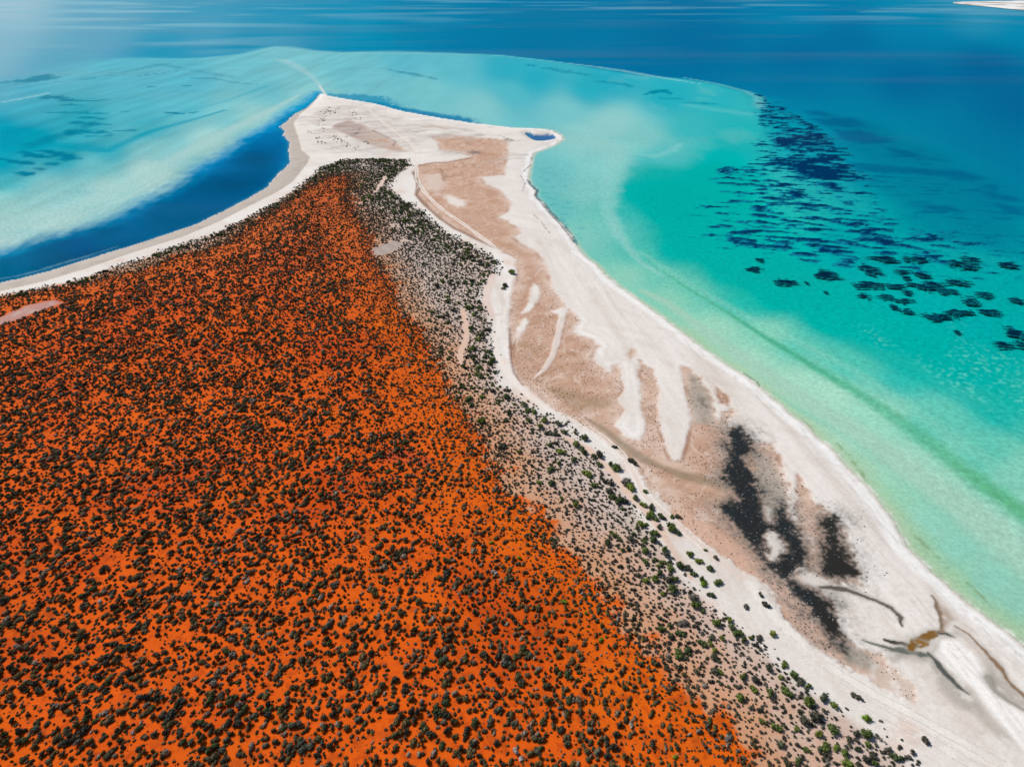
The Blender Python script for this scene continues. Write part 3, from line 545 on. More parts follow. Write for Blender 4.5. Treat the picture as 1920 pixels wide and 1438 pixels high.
def grid_object(name, vmask_face, material, zz, kind):
    idx = np.arange(NR * NC).reshape(NR, NC)
    q = np.stack([idx[1:, :-1], idx[1:, 1:], idx[:-1, 1:], idx[:-1, :-1]], -1).reshape(-1, 4)
    q = q[vmask_face.ravel()]
    used = np.unique(q); rem = np.zeros(NR * NC, np.int64); rem[used] = np.arange(used.size)
    q = rem[q]
    me = bpy.data.meshes.new(name)
    me.vertices.add(used.size); me.loops.add(q.size); me.polygons.add(len(q))
    co = np.stack([x[used], y[used], zz.ravel()[used]], 1).astype(np.float32)
    me.vertices.foreach_set('co', co.ravel())
    me.loops.foreach_set('vertex_index', q.ravel().astype(np.int32))
    me.polygons.foreach_set('loop_start', (np.arange(len(q)) * 4).astype(np.int32))
    me.polygons.foreach_set('use_smooth', np.ones(len(q), bool))
    me.update(calc_edges=True)
    at = me.attributes.new('Col', 'FLOAT_COLOR', 'POINT')
    at.data.foreach_set('color', np.concatenate([np.clip(C[used], 0, .95), np.ones((used.size, 1))], 1).astype(np.float32).ravel())
    wa = me.attributes.new('Wet', 'FLOAT', 'POINT'); wa.data.foreach_set('value', wet[used].astype(np.float32))
    me.materials.append(material)
    o = bpy.data.objects.new(name, me); col.objects.link(o); tag(o, kind=kind)
    return o
wet = np.clip(mat + .6 * sst(0, 1, sd_wet) + sst(4, 0, sd_land) * (sd_land > 0) * .5, 0, 1)
def cellmax(a): return np.maximum(np.maximum(a[1:, :-1], a[1:, 1:]), np.maximum(a[:-1, 1:], a[:-1, :-1]))
isl = cellmax(((Z > -.03)).astype(np.float32)) > .5
grid_object('land', isl, M_LAND, Z, 'structure')
grid_object('seabed', ~isl, M_BED, Z, 'structure')

# far sand spit on the horizon
def far_bar():
    up = [(1787,6.0),(1795,4.4),(1805,3.6),(1822,3.1),(1850,2.6),(1890,1.8),(1930,1.0),(2100,-3)]
    lo = [(1787,6.2),(1798,7.6),(1815,9.4),(1840,11.6),(1868,14.4),(1895,17.2),(1930,21),(2100,36)]
    v = []; f = []; n = 9
    for (a, b) in zip(up, lo):
        for k in range(n):
            t = k / (n - 1); X_, Y_ = gp(a[0] + (b[0] - a[0]) * t, a[1] + (b[1] - a[1]) * t)
            v.append((float(X_), float(Y_), 2.0 * math.sin(math.pi * t) ** .5 - .3))
    for i in range(len(up) - 1):
        for k in range(n - 1):
            f.append((i * n + k, i * n + k + 1, (i + 1) * n + k + 1, (i + 1) * n + k))
    me = bpy.data.meshes.new('sandbar'); me.from_pydata(v, [], f); me.update()
    m, nn, l, b = mat_new('far_sand')
    tn = nn.new('ShaderNodeTexNoise'); tn.inputs['Scale'].default_value = .012; tn.inputs['Detail'].default_value = 4
    g = nn.new('ShaderNodeNewGeometry'); l.new(g.outputs['Position'], tn.inputs['Vector'])
    cr = nn.new('ShaderNodeValToRGB'); cr.color_ramp.elements[0].position = .42; cr.color_ramp.elements[0].color = (.42, .38, .35, 1); cr.color_ramp.elements[1].position = .55; cr.color_ramp.elements[1].color = (.8, .78, .75, 1)
    l.new(tn.outputs['Fac'], cr.inputs[0]); l.new(cr.outputs[0], b.inputs['Base Color']); b.inputs['Roughness'].default_value = .95
    me.materials.append(m)
    o = bpy.data.objects.new('sandbar', me); col.objects.link(o); tag(o, kind='structure')
far_bar()

# ------------------------------------------------------------------ water surface
def build_sea():
    m, n, l, b = mat_new('clear_sea_water'); n.remove(b)
    out = n.get('Material Output'); geo = n.new('ShaderNodeNewGeometry')
    mp = n.new('ShaderNodeMapping'); mp.inputs['Scale'].default_value = (1, 1.7, 1); mp.inputs['Rotation'].default_value = (0, 0, math.radians(20))
    l.new(geo.outputs['Position'], mp.inputs['Vector'])
    t1 = n.new('ShaderNodeTexNoise'); t1.inputs['Scale'].default_value = .9; t1.inputs['Detail'].default_value = 4; t1.inputs['Roughness'].default_value = .6
    l.new(mp.outputs[0], t1.inputs['Vector'])
    bp = n.new('ShaderNodeBump'); bp.inputs['Strength'].default_value = .6; bp.inputs['Distance'].default_value = .10
    l.new(t1.outputs['Fac'], bp.inputs['Height'])
    fr = n.new('ShaderNodeFresnel'); fr.inputs['IOR'].default_value = 1.33
    # wind lanes: smoother slicks mirror more of the sky than ruffled water
    mp2 = n.new('ShaderNodeMapping'); mp2.inputs['Scale'].default_value = (.0011, .0058, 1); mp2.inputs['Rotation'].default_value = (0, 0, math.radians(-6))
    l.new(geo.outputs['Position'], mp2.inputs['Vector'])
    t2 = n.new('ShaderNodeTexNoise'); t2.inputs['Scale'].default_value = 1.0; t2.inputs['Detail'].default_value = 5; t2.inputs['Roughness'].default_value = .62
    l.new(mp2.outputs[0], t2.inputs['Vector'])
    mr = n.new('ShaderNodeMapRange'); mr.inputs['From Min'].default_value = .5; mr.inputs['From Max'].default_value = .66; mr.inputs['To Min'].default_value = .015; mr.inputs['To Max'].default_value = .15
    l.new(t2.outputs['Fac'], mr.inputs['Value'])
    mul = n.new('ShaderNodeMath'); mul.operation = 'MULTIPLY'; l.new(fr.outputs[0], mul.inputs[0]); l.new(mr.outputs[0], mul.inputs[1])
    gl_ = n.new('ShaderNodeBsdfGlossy'); gl_.inputs['Roughness'].default_value = .22; l.new(bp.outputs[0], gl_.inputs['Normal'])
    tr = n.new('ShaderNodeBsdfTransparent'); tr.inputs['Color'].default_value = (.985, 1, 1, 1)
    mx = n.new('ShaderNodeMixShader'); l.new(mul.outputs[0], mx.inputs['Fac']); l.new(tr.outputs[0], mx.inputs[1]); l.new(gl_.outputs[0], mx.inputs[2])
    l.new(mx.outputs[0], out.inputs['Surface'])
    me = bpy.data.meshes.new('sea'); R = 60000
    me.from_pydata([(-R, -300, 0), (R, -300, 0), (R, R, 0), (-R, R, 0)], [], [(0, 1, 2, 3)]); me.update(); me.materials.append(m)
    o = bpy.data.objects.new('sea', me); col.objects.link(o); tag(o, kind='structure')
build_sea()
# ------------------------------------------------------------------ samplers on the finished terrain
def at_grid(A, X_, Y_):
    p, q = to_px(np.asarray(X_, float), np.asarray(Y_, float), 0.0)
    ci = np.clip(np.searchsorted(cols, p) - 1, 0, NC - 2); ri = np.clip(np.searchsorted(rows, q) - 1, 0, NR - 2)
    u = np.clip((p - cols[ci]) / (cols[ci + 1] - cols[ci]), 0, 1); v = np.clip((q - rows[ri]) / (rows[ri + 1] - rows[ri]), 0, 1)
    A = A.reshape(NR, NC)
    return (A[ri, ci] * (1 - u) + A[ri, ci + 1] * u) * (1 - v) + (A[ri + 1, ci] * (1 - u) + A[ri + 1, ci + 1] * u) * v

# ------------------------------------------------------------------ wheel marks on the sand
def mat_flat(name, h, rough=.95, var=.15, scale=2.0):
    m, n, l, b = mat_new(name)
    g = n.new('ShaderNodeNewGeometry'); t = n.new('ShaderNodeTexNoise'); t.inputs['Scale'].default_value = scale; t.inputs['Detail'].default_value = 3
    l.new(g.outputs['Position'], t.inputs['Vector'])
    r = n.new('ShaderNodeMapRange'); r.inputs['From Min'].default_value = .3; r.inputs['From Max'].default_value = .7
    r.inputs['To Min'].default_value = 1 - var; r.inputs['To Max'].default_value = 1 + var; l.new(t.outputs['Fac'], r.inputs['Value'])
    v = n.new('ShaderNodeVectorMath'); v.operation = 'SCALE'; c = lin(h); v.inputs[0].default_value = tuple(c); l.new(r.outputs[0], v.inputs['Scale'])
    l.new(v.outputs[0], b.inputs['Base Color']); b.inputs['Roughness'].default_value = rough; b.inputs['Specular IOR Level'].default_value = .1
    return m
M_RUT = mat_flat('churned_sand', 'd9d2ca'); M_RUT2 = mat_flat('pale_churned_sand', 'e6ddd4')

def smooth_path(P, n=10):
    P = np.array(P, float); Q = np.vstack([2 * P[0] - P[1], P, 2 * P[-1] - P[-2]]); out = []
    for i in range(1, len(Q) - 2):
        for t in np.linspace(0, 1, n, endpoint=False):
            a, b, c, d = Q[i - 1], Q[i], Q[i + 1], Q[i + 2]
            out.append(.5 * (2 * b + (c - a) * t + (2 * a - 5 * b + 4 * c - d) * t * t + (3 * b - a - 3 * c + d) * t ** 3))
    out.append(P[-1]); return np.array(out)

def track(pix, gauge, width, material, closed=False):
    W = wpoly(pix); P = smooth_path(W, 8)
    T = np.gradient(P, axis=0); T /= np.linalg.norm(T, axis=1)[:, None] + 1e-9; Nn = np.stack([-T[:, 1], T[:, 0]], 1)
    v = []; f = []
    for side in ((-.5, .5) if gauge else (0,)):
        base = len(v)
        for i, (p, nn) in enumerate(zip(P, Nn)):
            wob = .18 * math.sin(i * .9 + side * 3) * width
            for k in (-.5, 0, .5):
                q = p + nn * (side * gauge + k * width * (1 + .3 * math.sin(i * 1.7)) + wob)
                v.append((q[0], q[1], float(at_grid(z, q[0], q[1])) + (.028 if k == 0 else .035)))
        for i in range(len(P) - 1):
            for k in (0, 1):
                a = base + i * 3 + k; f.append((a, a + 1, a + 4, a + 3))
    me = bpy.data.meshes.new('wheel_track'); me.from_pydata(v, [], f); me.update(); me.materials.append(material)
    o = bpy.data.objects.new('wheel_track', me); col.objects.link(o); tag(o, kind='structure')

def ring(cx, cy, rx, ry, a0, a1, n=14): return [(cx + rx * math.cos(math.radians(a)), cy + ry * math.sin(math.radians(a))) for a in np.linspace(a0, a1, n)]
for pts, ga, wd, m_ in [
 ([(1100,806),(1134,829),(1168,860),(1193,902),(1206,932),(1236,960),(1282,1001),(1330,1042)], 1.5, .32, M_RUT2),
 ([(1500,1222),(1570,1268),(1640,1310),(1720,1352),(1830,1412),(1880,1440)], 1.6, .3, M_RUT), ([(1470,1200),(1550,1272),(1640,1335),(1740,1392),(1820,1440)], 1.6, .25, M_RUT),
 ([(690,207),(735,246),(765,268),(780,284),(779,300),(781,320),(783,340),(797,364),(827,394),(874,427),(927,467)], 1.4, .5, M_RUT2),
 ([(944,594),(926,595),(912,596)], 1.2, .25, M_RUT), ([(946,588),(936,580),(928,570)], 1.2, .3, M_RUT2),
 ]:
    track(pts, ga, wd, m_)

# ------------------------------------------------------------------ plant meshes
def foliage_mat(name, stops, bright=(.5, 1.7)):
    m, n, l, b = mat_new(name)
    oi = n.new('ShaderNodeObjectInfo'); geo = n.new('ShaderNodeNewGeometry')
    cr = n.new('ShaderNodeValToRGB'); e = cr.color_ramp.elements
    while len(e) < len(stops): e.new(.5)
    for i, (p, h) in enumerate(stops): e[i].position = p; e[i].color = tuple(lin(h)) + (1,)
    l.new(oi.outputs['Random'], cr.inputs[0])
    r = n.new('ShaderNodeMapRange'); r.inputs['To Min'].default_value = bright[0]; r.inputs['To Max'].default_value = bright[1]
    l.new(geo.outputs['Random Per Island'], r.inputs['Value'])
    v = n.new('ShaderNodeVectorMath'); v.operation = 'SCALE'; l.new(cr.outputs[0], v.inputs[0]); l.new(r.outputs[0], v.inputs['Scale'])
    l.new(v.outputs[0], b.inputs['Base Color']); b.inputs['Roughness'].default_value = .75; b.inputs['Specular IOR Level'].default_value = .2
    return m
M_SCRUB = foliage_mat('grey_green_leaves', [(0, '3b3b2b'), (.22, '4c4935'), (.45, '5c523c'), (.62, '50542f'), (.78, '6e5a34'), (.88, '706350'), (.95, '847766'), (1, '9c9282')])
M_HEATH = foliage_mat('heath_leaves', [(0, '383930'), (.35, '48463c'), (.6, '484c38'), (.85, '58554a'), (1, '716b62')])
M_GREEN = foliage_mat('green_leaves', [(0, '3f4a2e'), (.3, '4c5a30'), (.6, '58662c'), (.85, '6c7830'), (1, '4e5444')])
M_PALE = foliage_mat('pale_grey_twigs', [(0, '8f8b86'), (1, 'a9a49e')])
M_LIME = foliage_mat('bright_green_leaves', [(0, '56701c'), (1, '6c8424')])
M_TUFT = foliage_mat('dark_samphire', [(0, '4a382a'), (.5, '5c4636'), (1, '3a322a')])
M_STEM = mat_flat('woody_stems', '5a4a3e', .9, .25, 6)
M_WEED = foliage_mat('seagrass_blades', [(0, '0a2438'), (1, '0c2c3a')], (.7, 1.2))
M_FLECK = mat_flat('salt_foam', 'dfe3e2', .8, .1)

def crown_mesh(seed, height=1.0, lobes=7, leaves=240, leaf=.13, elong=1.0, spread=.6):
    r = np.random.default_rng(seed); V = []; Fc = []
    L = []
    for i in range(lobes):
        a = r.uniform(0, 2 * math.pi); d = spread * math.sqrt(r.uniform(0, 1)) if i else 0
        rad = r.uniform(.36, .58) * (1.0 - .35 * d); L.append((d * math.cos(a) * elong, d * math.sin(a), height * r.uniform(.38, .62) * (1 - .45 * d), rad, rad * height * r.uniform(.75, 1.05)))
    # solid dark hearts of the lobes (low polygon, lumpy)
    for (lx, ly, lz, rr, rh) in L:
        b = len(V); nu, nv = 6, 4
        for j in range(nv + 1):
            th = math.pi * j / nv
            for i in range(nu):
                ph = 2 * math.pi * (i + .5 * (j % 2)) / nu; k = .74 * r.uniform(.82, 1.12)
                V.append((lx + rr * k * math.sin(th) * math.cos(ph), ly + rr * k * math.sin(th) * math.sin(ph), max(.02, lz + rh * k * math.cos(th))))
        for j in range(nv):
            for i in range(nu):
                a0 = b + j * nu + i; a1 = b + j * nu + (i + 1) % nu; Fc.append((a0, a0 + nu, a1 + nu, a1))
    # leaf sprays over the lobes
    for k in range(leaves):
        lx, ly, lz, rr, rh = L[r.integers(len(L))]
        u = r.uniform(-.35, 1); ph = r.uniform(0, 2 * math.pi); s = math.sqrt(max(0, 1 - u * u))
        n_ = np.array([s * math.cos(ph), s * math.sin(ph), u]); k2 = r.uniform(.8, 1.1)
        c = np.array([lx + rr * k2 * n_[0], ly + rr * k2 * n_[1], max(.04, lz + rh * k2 * n_[2])])
        d = n_ + r.normal(0, .55, 3); d /= np.linalg.norm(d)
        t = np.cross(d, r.normal(0, 1, 3)); t /= np.linalg.norm(t) + 1e-9; b2 = np.cross(d, t); sz = leaf * r.uniform(.6, 1.4); b = len(V)
        V += [tuple(c - t * sz * .5), tuple(c + b2 * sz * .42), tuple(c + t * sz * .62 + d * sz * .3), tuple(c - b2 * sz * .42)]
        Fc.append((b, b + 1, b + 2, b + 3))
    return V, Fc

def stems_mesh(seed, height=.8, n=5):
    r = np.random.default_rng(seed); V = []; Fc = []
    for i in range(n):
        a = 2 * math.pi * i / n + r.uniform(-.4, .4); out = r.uniform(.2, .5); b = len(V)
        for (t, rad) in ((0, .05), (.5, .036), (1, .016)):
            c = (out * t * math.cos(a), out * t * math.sin(a), -.06 + height * t * .75)
            for k in range(4):
                p = 2 * math.pi * k / 4; V.append((c[0] + rad * math.cos(p), c[1] + rad * math.sin(p), c[2]))
        for j in range(2):
            for k in range(4):
                Fc.append((b + j * 4 + k, b + j * 4 + (k + 1) % 4, b + (j + 1) * 4 + (k + 1) % 4, b + (j + 1) * 4 + k))
    return V, Fc

def mk(name, VF, material):
    me = bpy.data.meshes.new(name); me.from_pydata(VF[0], [], VF[1]); me.update(); me.materials.append(material); return me

def joined(name, A, ma, B, mb):
    V = list(A[0]) + list(B[0]); n0 = len(A[0]); Fc = list(A[1]) + [tuple(i + n0 for i in f) for f in B[1]]
    me = bpy.data.meshes.new(name); me.from_pydata(V, [], Fc); me.materials.append(ma); me.materials.append(mb)
    me.polygons.foreach_set('material_index', np.array([0] * len(A[1]) + [1] * len(B[1]), np.int32)); me.update(); return me

SHAPES = [(101, 1.0, 7, 1.0), (102, .9, 8, 1.25), (103, 1.15, 6, 1.0), (104, .8, 9, 1.4), (105, 1.0, 8, 1.1), (106, 1.2, 5, .9)]
ST = [stems_mesh(300 + i, .8) for i in range(3)]
CR = [crown_mesh(s, h, lb, 230, .15, el) for (s, h, lb, el) in SHAPES]
GR = [crown_mesh(s + 50, h * 1.12, lb + 3, 300, .15, el, .66) for (s, h, lb, el) in SHAPES]
SM = [crown_mesh(s + 90, h * .9, 3, 60, .30, el, .5) for (s, h, lb, el) in SHAPES[:4]]
ST_ME = [mk('stems', s, M_STEM) for s in ST]
TONES = [('charcoal', '34352b', '403f33'), ('olive-brown', '5a5030', '665a38'), ('grey-green', '4c5242', '5a5e4e'), ('ash-grey', '6e685e', '7c766a'), ('dark green', '384428', '46522e')]
CR_T = []
for tn_, h0, h1 in TONES:
    m_t = foliage_mat(tn_.replace('-', '_').replace(' ', '_') + '_leaves', [(0, h0), (1, h1)]); CR_T.append([mk('crown', c, m_t) for c in CR])
FORMS = ['rounded', 'broad lumpy', 'tall-crowned', 'wide spreading', 'many-lobed', 'compact upright']
PALE_ME = [mk('crown', c, M_PALE) for c in CR[:3]]; LIME_ME = [mk('crown', c, M_LIME) for c in CR[:3]]
GR_ME = [mk('crown', c, M_GREEN) for c in GR]; DK_ME = [mk('crown', c, M_HEATH) for c in GR]

def proto(cname, meshes):
    c = bpy.data.collections.new(cname)
    for i, me in enumerate(meshes):
        o = bpy.data.objects.new('%s_%02d' % (cname, i), me); c.objects.link(o)
    return c
P_SCRUB = proto('shrub_kind', [joined('shrub', c, M_SCRUB, ST[i % 3], M_STEM) for i, c in enumerate(CR)])
P_GREEN = proto('bush_kind', [joined('bush', c, M_GREEN, ST[i % 3], M_STEM) for i, c in enumerate(GR)])
P_HEATH = proto('heath_kind', [mk('heath_clump', c, M_HEATH) for c in SM])
P_SMALL = proto('low_kind', [mk('low_clump', c, M_SCRUB) for c in SM])
P_TUFT = proto('tuft_kind', [mk('tuft', c, M_TUFT) for c in [crown_mesh(700 + i, .8, 2, 22, .5, 1.2, .5) for i in range(3)]])
P_FLECK = proto('fleck_kind', [mk('fleck', crown_mesh(800 + i, .3, 2, 0, .3, 1.3, .5), M_FLECK) for i in range(3)])

def scatter_stuff(name, coll, pts, label=None, cat=None, ex_=1.0):
    """pts: x, y, z, radius, height factor, turn"""
    n = len(pts); me = bpy.data.meshes.new(name); me.vertices.add(n)
    me.vertices.foreach_set('co', pts[:, :3].astype(np.float32).ravel())
    a = me.attributes.new('scl', 'FLOAT_VECTOR', 'POINT'); a.data.foreach_set('vector', np.stack([pts[:, 3] * ex_, pts[:, 3] / ex_ ** .5, pts[:, 3] * pts[:, 4]], 1).astype(np.float32).ravel())
    a = me.attributes.new('rot', 'FLOAT_VECTOR', 'POINT'); a.data.foreach_set('vector', np.stack([0 * pts[:, 5], 0 * pts[:, 5], pts[:, 5]], 1).astype(np.float32).ravel())
    a = me.attributes.new('idx', 'INT', 'POINT'); a.data.foreach_set('value', rng.integers(0, len(coll.objects), n).astype(np.int32))
    o = bpy.data.objects.new(name, me); col.objects.link(o)
    ng = bpy.data.node_groups.new(name + '_scatter', 'GeometryNodeTree')
    ng.interface.new_socket('Geometry', in_out='INPUT', socket_type='NodeSocketGeometry'); ng.interface.new_socket('Geometry', in_out='OUTPUT', socket_type='NodeSocketGeometry')
    N, Lk = ng.nodes, ng.links
    gi = N.new('NodeGroupInput'); go = N.new('NodeGroupOutput')
    ci = N.new('GeometryNodeCollectionInfo'); ci.inputs['Collection'].default_value = coll; ci.inputs['Separate Children'].default_value = True; ci.inputs['Reset Children'].default_value = True
    ip = N.new('GeometryNodeInstanceOnPoints'); ip.inputs['Pick Instance'].default_value = True
    def attr(nm, ty):
        q = N.new('GeometryNodeInputNamedAttribute'); q.data_type = ty; q.inputs['Name'].default_value = nm
        return [s for s in q.outputs if s.enabled and s.name == 'Attribute'][0]
    Lk.new(gi.outputs[0], ip.inputs['Points']); Lk.new(ci.outputs[0], ip.inputs['Instance'])
    Lk.new(attr('idx', 'INT'), ip.inputs['Instance Index']); Lk.new(attr('rot', 'FLOAT_VECTOR'), ip.inputs['Rotation']); Lk.new(attr('scl', 'FLOAT_VECTOR'), ip.inputs['Scale'])
    Lk.new(ip.outputs[0], go.inputs[0])
    md = o.modifiers.new('scatter', 'NODES'); md.node_group = ng
    tag(o, label, cat, kind='stuff')
    return o

def jitter(spacing, seed, box=(-330, 215, 36, 480)):
    r = np.random.default_rng(seed)
    gx, gy = np.meshgrid(np.arange(box[0], box[1], spacing), np.arange(box[2], box[3], spacing))
    X_ = gx.ravel() + r.uniform(-.5, .5, gx.size) * spacing; Y_ = gy.ravel() + r.uniform(-.5, .5, gx.size) * spacing
    p, q = to_px(X_, Y_)
    k = (p > -90) & (p < 2010) & (q > 150) & (q < 1530) & (at_grid(sd_land, X_, Y_) > .5)
    return X_[k], Y_[k], p[k], q[k], r
def pack(X_, Y_, R_, r, h=(.75, 1.1), sink=.03):
    return np.stack([X_, Y_, at_grid(z, X_, Y_) - sink, R_, r.uniform(*h, len(X_)), r.uniform(0, 6.283, len(X_))], 1)

# dark shrubs on the orange sand
X1, Y1, p1, q1, r1 = jitter(.92, 5)
so = at_grid(sd_or, X1, Y1); bare = at_grid(path_m, X1, Y1)
# gaps run in winding lanes roughly across the slope
u1 = X1 * .82 + Y1 * .57; v1 = -X1 * .57 + Y1 * .82
DIR = math.radians(72); ua = X1 * math.cos(DIR) + Y1 * math.sin(DIR); va = -X1 * math.sin(DIR) + Y1 * math.cos(DIR)
nn1 = fbm(ua * .45, va, 4.2, 2, 91); lane = np.abs(fbm(ua * .55, va, 6.5, 2, 92)); big = fbm(X1, Y1, 45, 2, 93)
prob = .84 * sst(-1.15, -.2, nn1) * (.42 + .58 * sst(.015, .09, lane)) * (1.0 + .14 * big) * sst(-4, 1.5, so + 2.5 * nn1) * (1 - bare)
prob *= 1 - .12 * sst(25, 8, so) * (q1 > 700)
k = r1.uniform(0, 1, len(X1)) < prob
R1 = (.30 + .50 * r1.uniform(0, 1, len(X1)) ** 2.4 + .12 * np.clip(nn1, -1, 1)) * (1 - .25 * sst(22, 4, so))
big_s = pack(X1[k], Y1[k], R1[k], r1, (.9, 1.4)); big_s[:, 5] = DIR + r1.normal(0, .22, len(big_s)) + math.pi * r1.integers(0, 2, len(big_s)); bp_ = p1[k], q1[k]
X2, Y2, p2, q2, r2 = jitter(.95, 6)
so = at_grid(sd_or, X2, Y2); bare = at_grid(path_m, X2, Y2); nn2 = fbm(X2, Y2, 7, 2, 94)
k = r2.uniform(0, 1, len(X2)) < (.6 + .2 * sst(30, 4, so)) * sst(-2, 3, so + 2 * nn2) * sst(520, 760, q2) * sst(-.8, .2, nn2) * (1 - bare)
small_s = pack(X2[k], Y2[k], .12 + .26 * r2.uniform(0, 1, k.sum()) ** 1.5, r2)
# heath on the pale belt
X3, Y3, p3, q3, r3 = jitter(.84, 7)
so = at_grid(sd_or, X3, Y3); ss = at_grid(sd_sc, X3, Y3); bare = at_grid(path_m, X3, Y3); nn3 = fbm(X3, Y3, 9, 3, 95)
k = r3.uniform(0, 1, len(X3)) < 1.0 * sst(-3, 1.5, ss + 2.2 * nn3) * sst(8, -1, so + 2 * nn3) * sst(-.8, .0, nn3 + .15) * (1 - bare)
heath_s = pack(X3[k], Y3[k], (.22 + .40 * r3.uniform(0, 1, k.sum()) ** 1.6) * (1 + .25 * sst(560, 420, q3[k])), r3)
# green bushes along the outer edge of the scrub
X4, Y4, p4, q4, r4 = jitter(2.1, 8)
so = at_grid(sd_or, X4, Y4); ss = at_grid(sd_sc, X4, Y4); bare = at_grid(path_m, X4, Y4); nn4 = fbm(X4, Y4, 11, 2, 96)
east = (p4 > 600)
band = np.where(east, sst(-1, 2, ss) * sst(20, 5, ss - 6 * nn4) * sst(3, -3, so), sst(-1, 1, ss) * sst(7, 2.5, ss))
k = r4.uniform(0, 1, len(X4)) < .8 * band * sst(-.5, .35, nn4 + .25 * east * sst(720, 560, q4)) * (1 - bare) * np.where(east & (q4 > 745), .42, 1)
green_s = pack(X4[k], Y4[k], .55 + .65 * r4.uniform(0, 1, k.sum()) ** 1.5, r4, (.8, 1.15)); gp_ = p4[k], q4[k]
# samphire dots on the flats
X5, Y5, p5, q5, r5 = jitter(.52, 9)
fl = at_grid(flat_m, X5, Y5); mt = at_grid(mat, X5, Y5); nn5 = fbm(X5, Y5, 10, 3, 97)
k = r5.uniform(0, 1, len(X5)) < .8 * (sst(.4, .9, fl) * sst(-.45, .35, nn5) * sst(470, 640, q5) * (1 - .85 * mt) + .5 * at_grid(halo, X5, Y5) * (1 - mt))
tuft_s = pack(X5[k], Y5[k], .07 + .17 * r5.uniform(0, 1, k.sum()) ** 2.5, r5, (.5, .9), .01)
X6, Y6, p6, q6, r6 = jitter(.5, 10, (15, 110, 60, 190))
mt = at_grid(mat, X6, Y6); k = r6.uniform(0, 1, len(X6)) < .16 * sst(.3, .9, mt)
fleck_s = pack(X6[k], Y6[k], .07 + .15 * r6.uniform(0, 1, k.sum()) ** 2, r6, (.6, 1), -.005)
# low shrubs on the dunes of the spit
spot = [(609,214),(608,221),(602,230),(600,238),(606,244),(618,205),(624,217),(631,217),(631,206),(663,214),(668,218),(671,225),(587,252),(596,262),(597,270),(609,272),(625,259),(630,262),(635,265),(641,268),(647,270),(655,275),(668,281),(687,272),(612,210),(604,226),(627,212)]
rs = np.random.default_rng(77); sx = []; sy = []
for (a, b) in spot:
    for j in range(7):
        gx, gy = gp(a + rs.normal(0, 4), b + rs.normal(0, 1.6)); sx.append(float(gx)); sy.append(float(gy))
spit_s = pack(np.array(sx), np.array(sy), rs.uniform(.25, .7, len(sx)), rs)

# the largest of each kind become things of their own
def largest(S, PQ, n, okmask=None):
    size = S[:, 3] / mpp(PQ[0], PQ[1]); inn = (PQ[0] > 6) & (PQ[0] < 1914) & (PQ[1] < 1430) & (PQ[1] > 160)
    return np.argsort(-(size * inn))[:n]
def plant(kind, S, crown, stem, label, cat, group, ex_=1.0):
    e = bpy.data.objects.new(kind, None); e.empty_display_size = .3; col.objects.link(e)
    e.location = S[:3]; e.rotation_euler = (0, 0, S[5]); e.scale = (S[3] * ex_, S[3] / ex_ ** .5, S[3] * S[4])
    for nm, me in (('crown', crown), ('stems', stem)):
        o = bpy.data.objects.new(nm, me); o.parent = e; col.objects.link(o)
    return tag(e, label, cat, group)

TRACED = [(959,513,12),(947,537,10),(944,543,8),(915,660,10),(924,677,12),(929,700,9),(981,760,12),(1001,774,10),(991,790,12),(947,789,10),(954,775,10),(1022,789,14),(1012,800,10),(1046,795,12),(1057,812,11),(1037,815,12),(1024,814,9),
 (1077,814,8),(1096,822,14),(1079,834,13),(1092,846,15),(1051,847,14),(1031,836,10),(1121,854,16),(1111,857,12),(1122,871,12),(1074,864,12),(1099,889,16),(1154,877,18),(1142,871,10),(1174,904,18),(1181,914,16),(1131,902,12),(1151,839,8),(1181,864,12),(1188,869,10),
 (1208,922,9),(1204,946,12),(1219,951,14),(1161,939,16),(1171,941,12),(1191,934,12),(1141,921,14),(1114,911,12),(1079,947,14),(1216,965,16),(1228,974,10),(1237,968,12),(1243,973,7),(1209,984,9),(1234,988,11),(1225,1000,14),(1223,1011,15),(1258,988,20),(1269,1000,10),(1258,969,8),
 (1269,969,10),(1206,1016,9),(1208,1032,15),(1242,1030,13),(1247,1041,13),(1240,1054,11),(1253,1054,9),(1253,1064,14),(1272,1060,16),(1289,1041,12),(1294,1038,8),(1308,1052,12),(1288,1066,14),(1298,1076,10),(1328,1065,13),(1311,1086,11),(1315,1093,13),(1342,1091,14),(1234,1075,13),
 (1207,1053,12),(1251,1087,13),(1263,1086,15),(1256,1103,20),(1320,1032,6),(1339,1046,9),(1330,1115,12),(1297,1120,16),(1303,1135,18),(1315,1145,10),(1395,1137,10),(1422,1115,9),(1432,1132,12),(1340,1167,16),(1365,1160,12),(1367,1175,14),(1378,1185,16),(1390,1198,12),(1420,1195,13),
 (1404,1195,9),(1414,1210,10),(1445,1187,12),(1313,1203,15),(1328,1205,11),(1465,1243,13),(1335,1230,14),(1435,1252,14),(1484,1263,16),(1497,1275,14),(1510,1284,11),(1347,1257,10),(1412,1272,16),(1390,1267,14),(1460,1268,10),(1408,1288,14),(1439,1297,16),(1470,1292,18),(1510,1312,20),
 (1540,1307,16),(1557,1320,14),(1596,1302,12),(1605,1306,11),(1617,1342,15),(1502,1347,20),(1527,1372,14),(1554,1364,20),(1450,1359,16),(1425,1350,12),(1487,1362,11),(1617,1372,20),(1600,1372,14),(1584,1382,12),(1542,1395,16),(1507,1402,13),(1562,1399,12),(1577,1407,14),(1600,1399,12),
 (1621,1392,12),(1727,1385,13),(1657,1402,14),(1672,1414,16),(1617,1420,15),(1634,1429,12),(1460,1392,15),(1644,1349,6),(1420,1329,11),(1362,1380,14)]
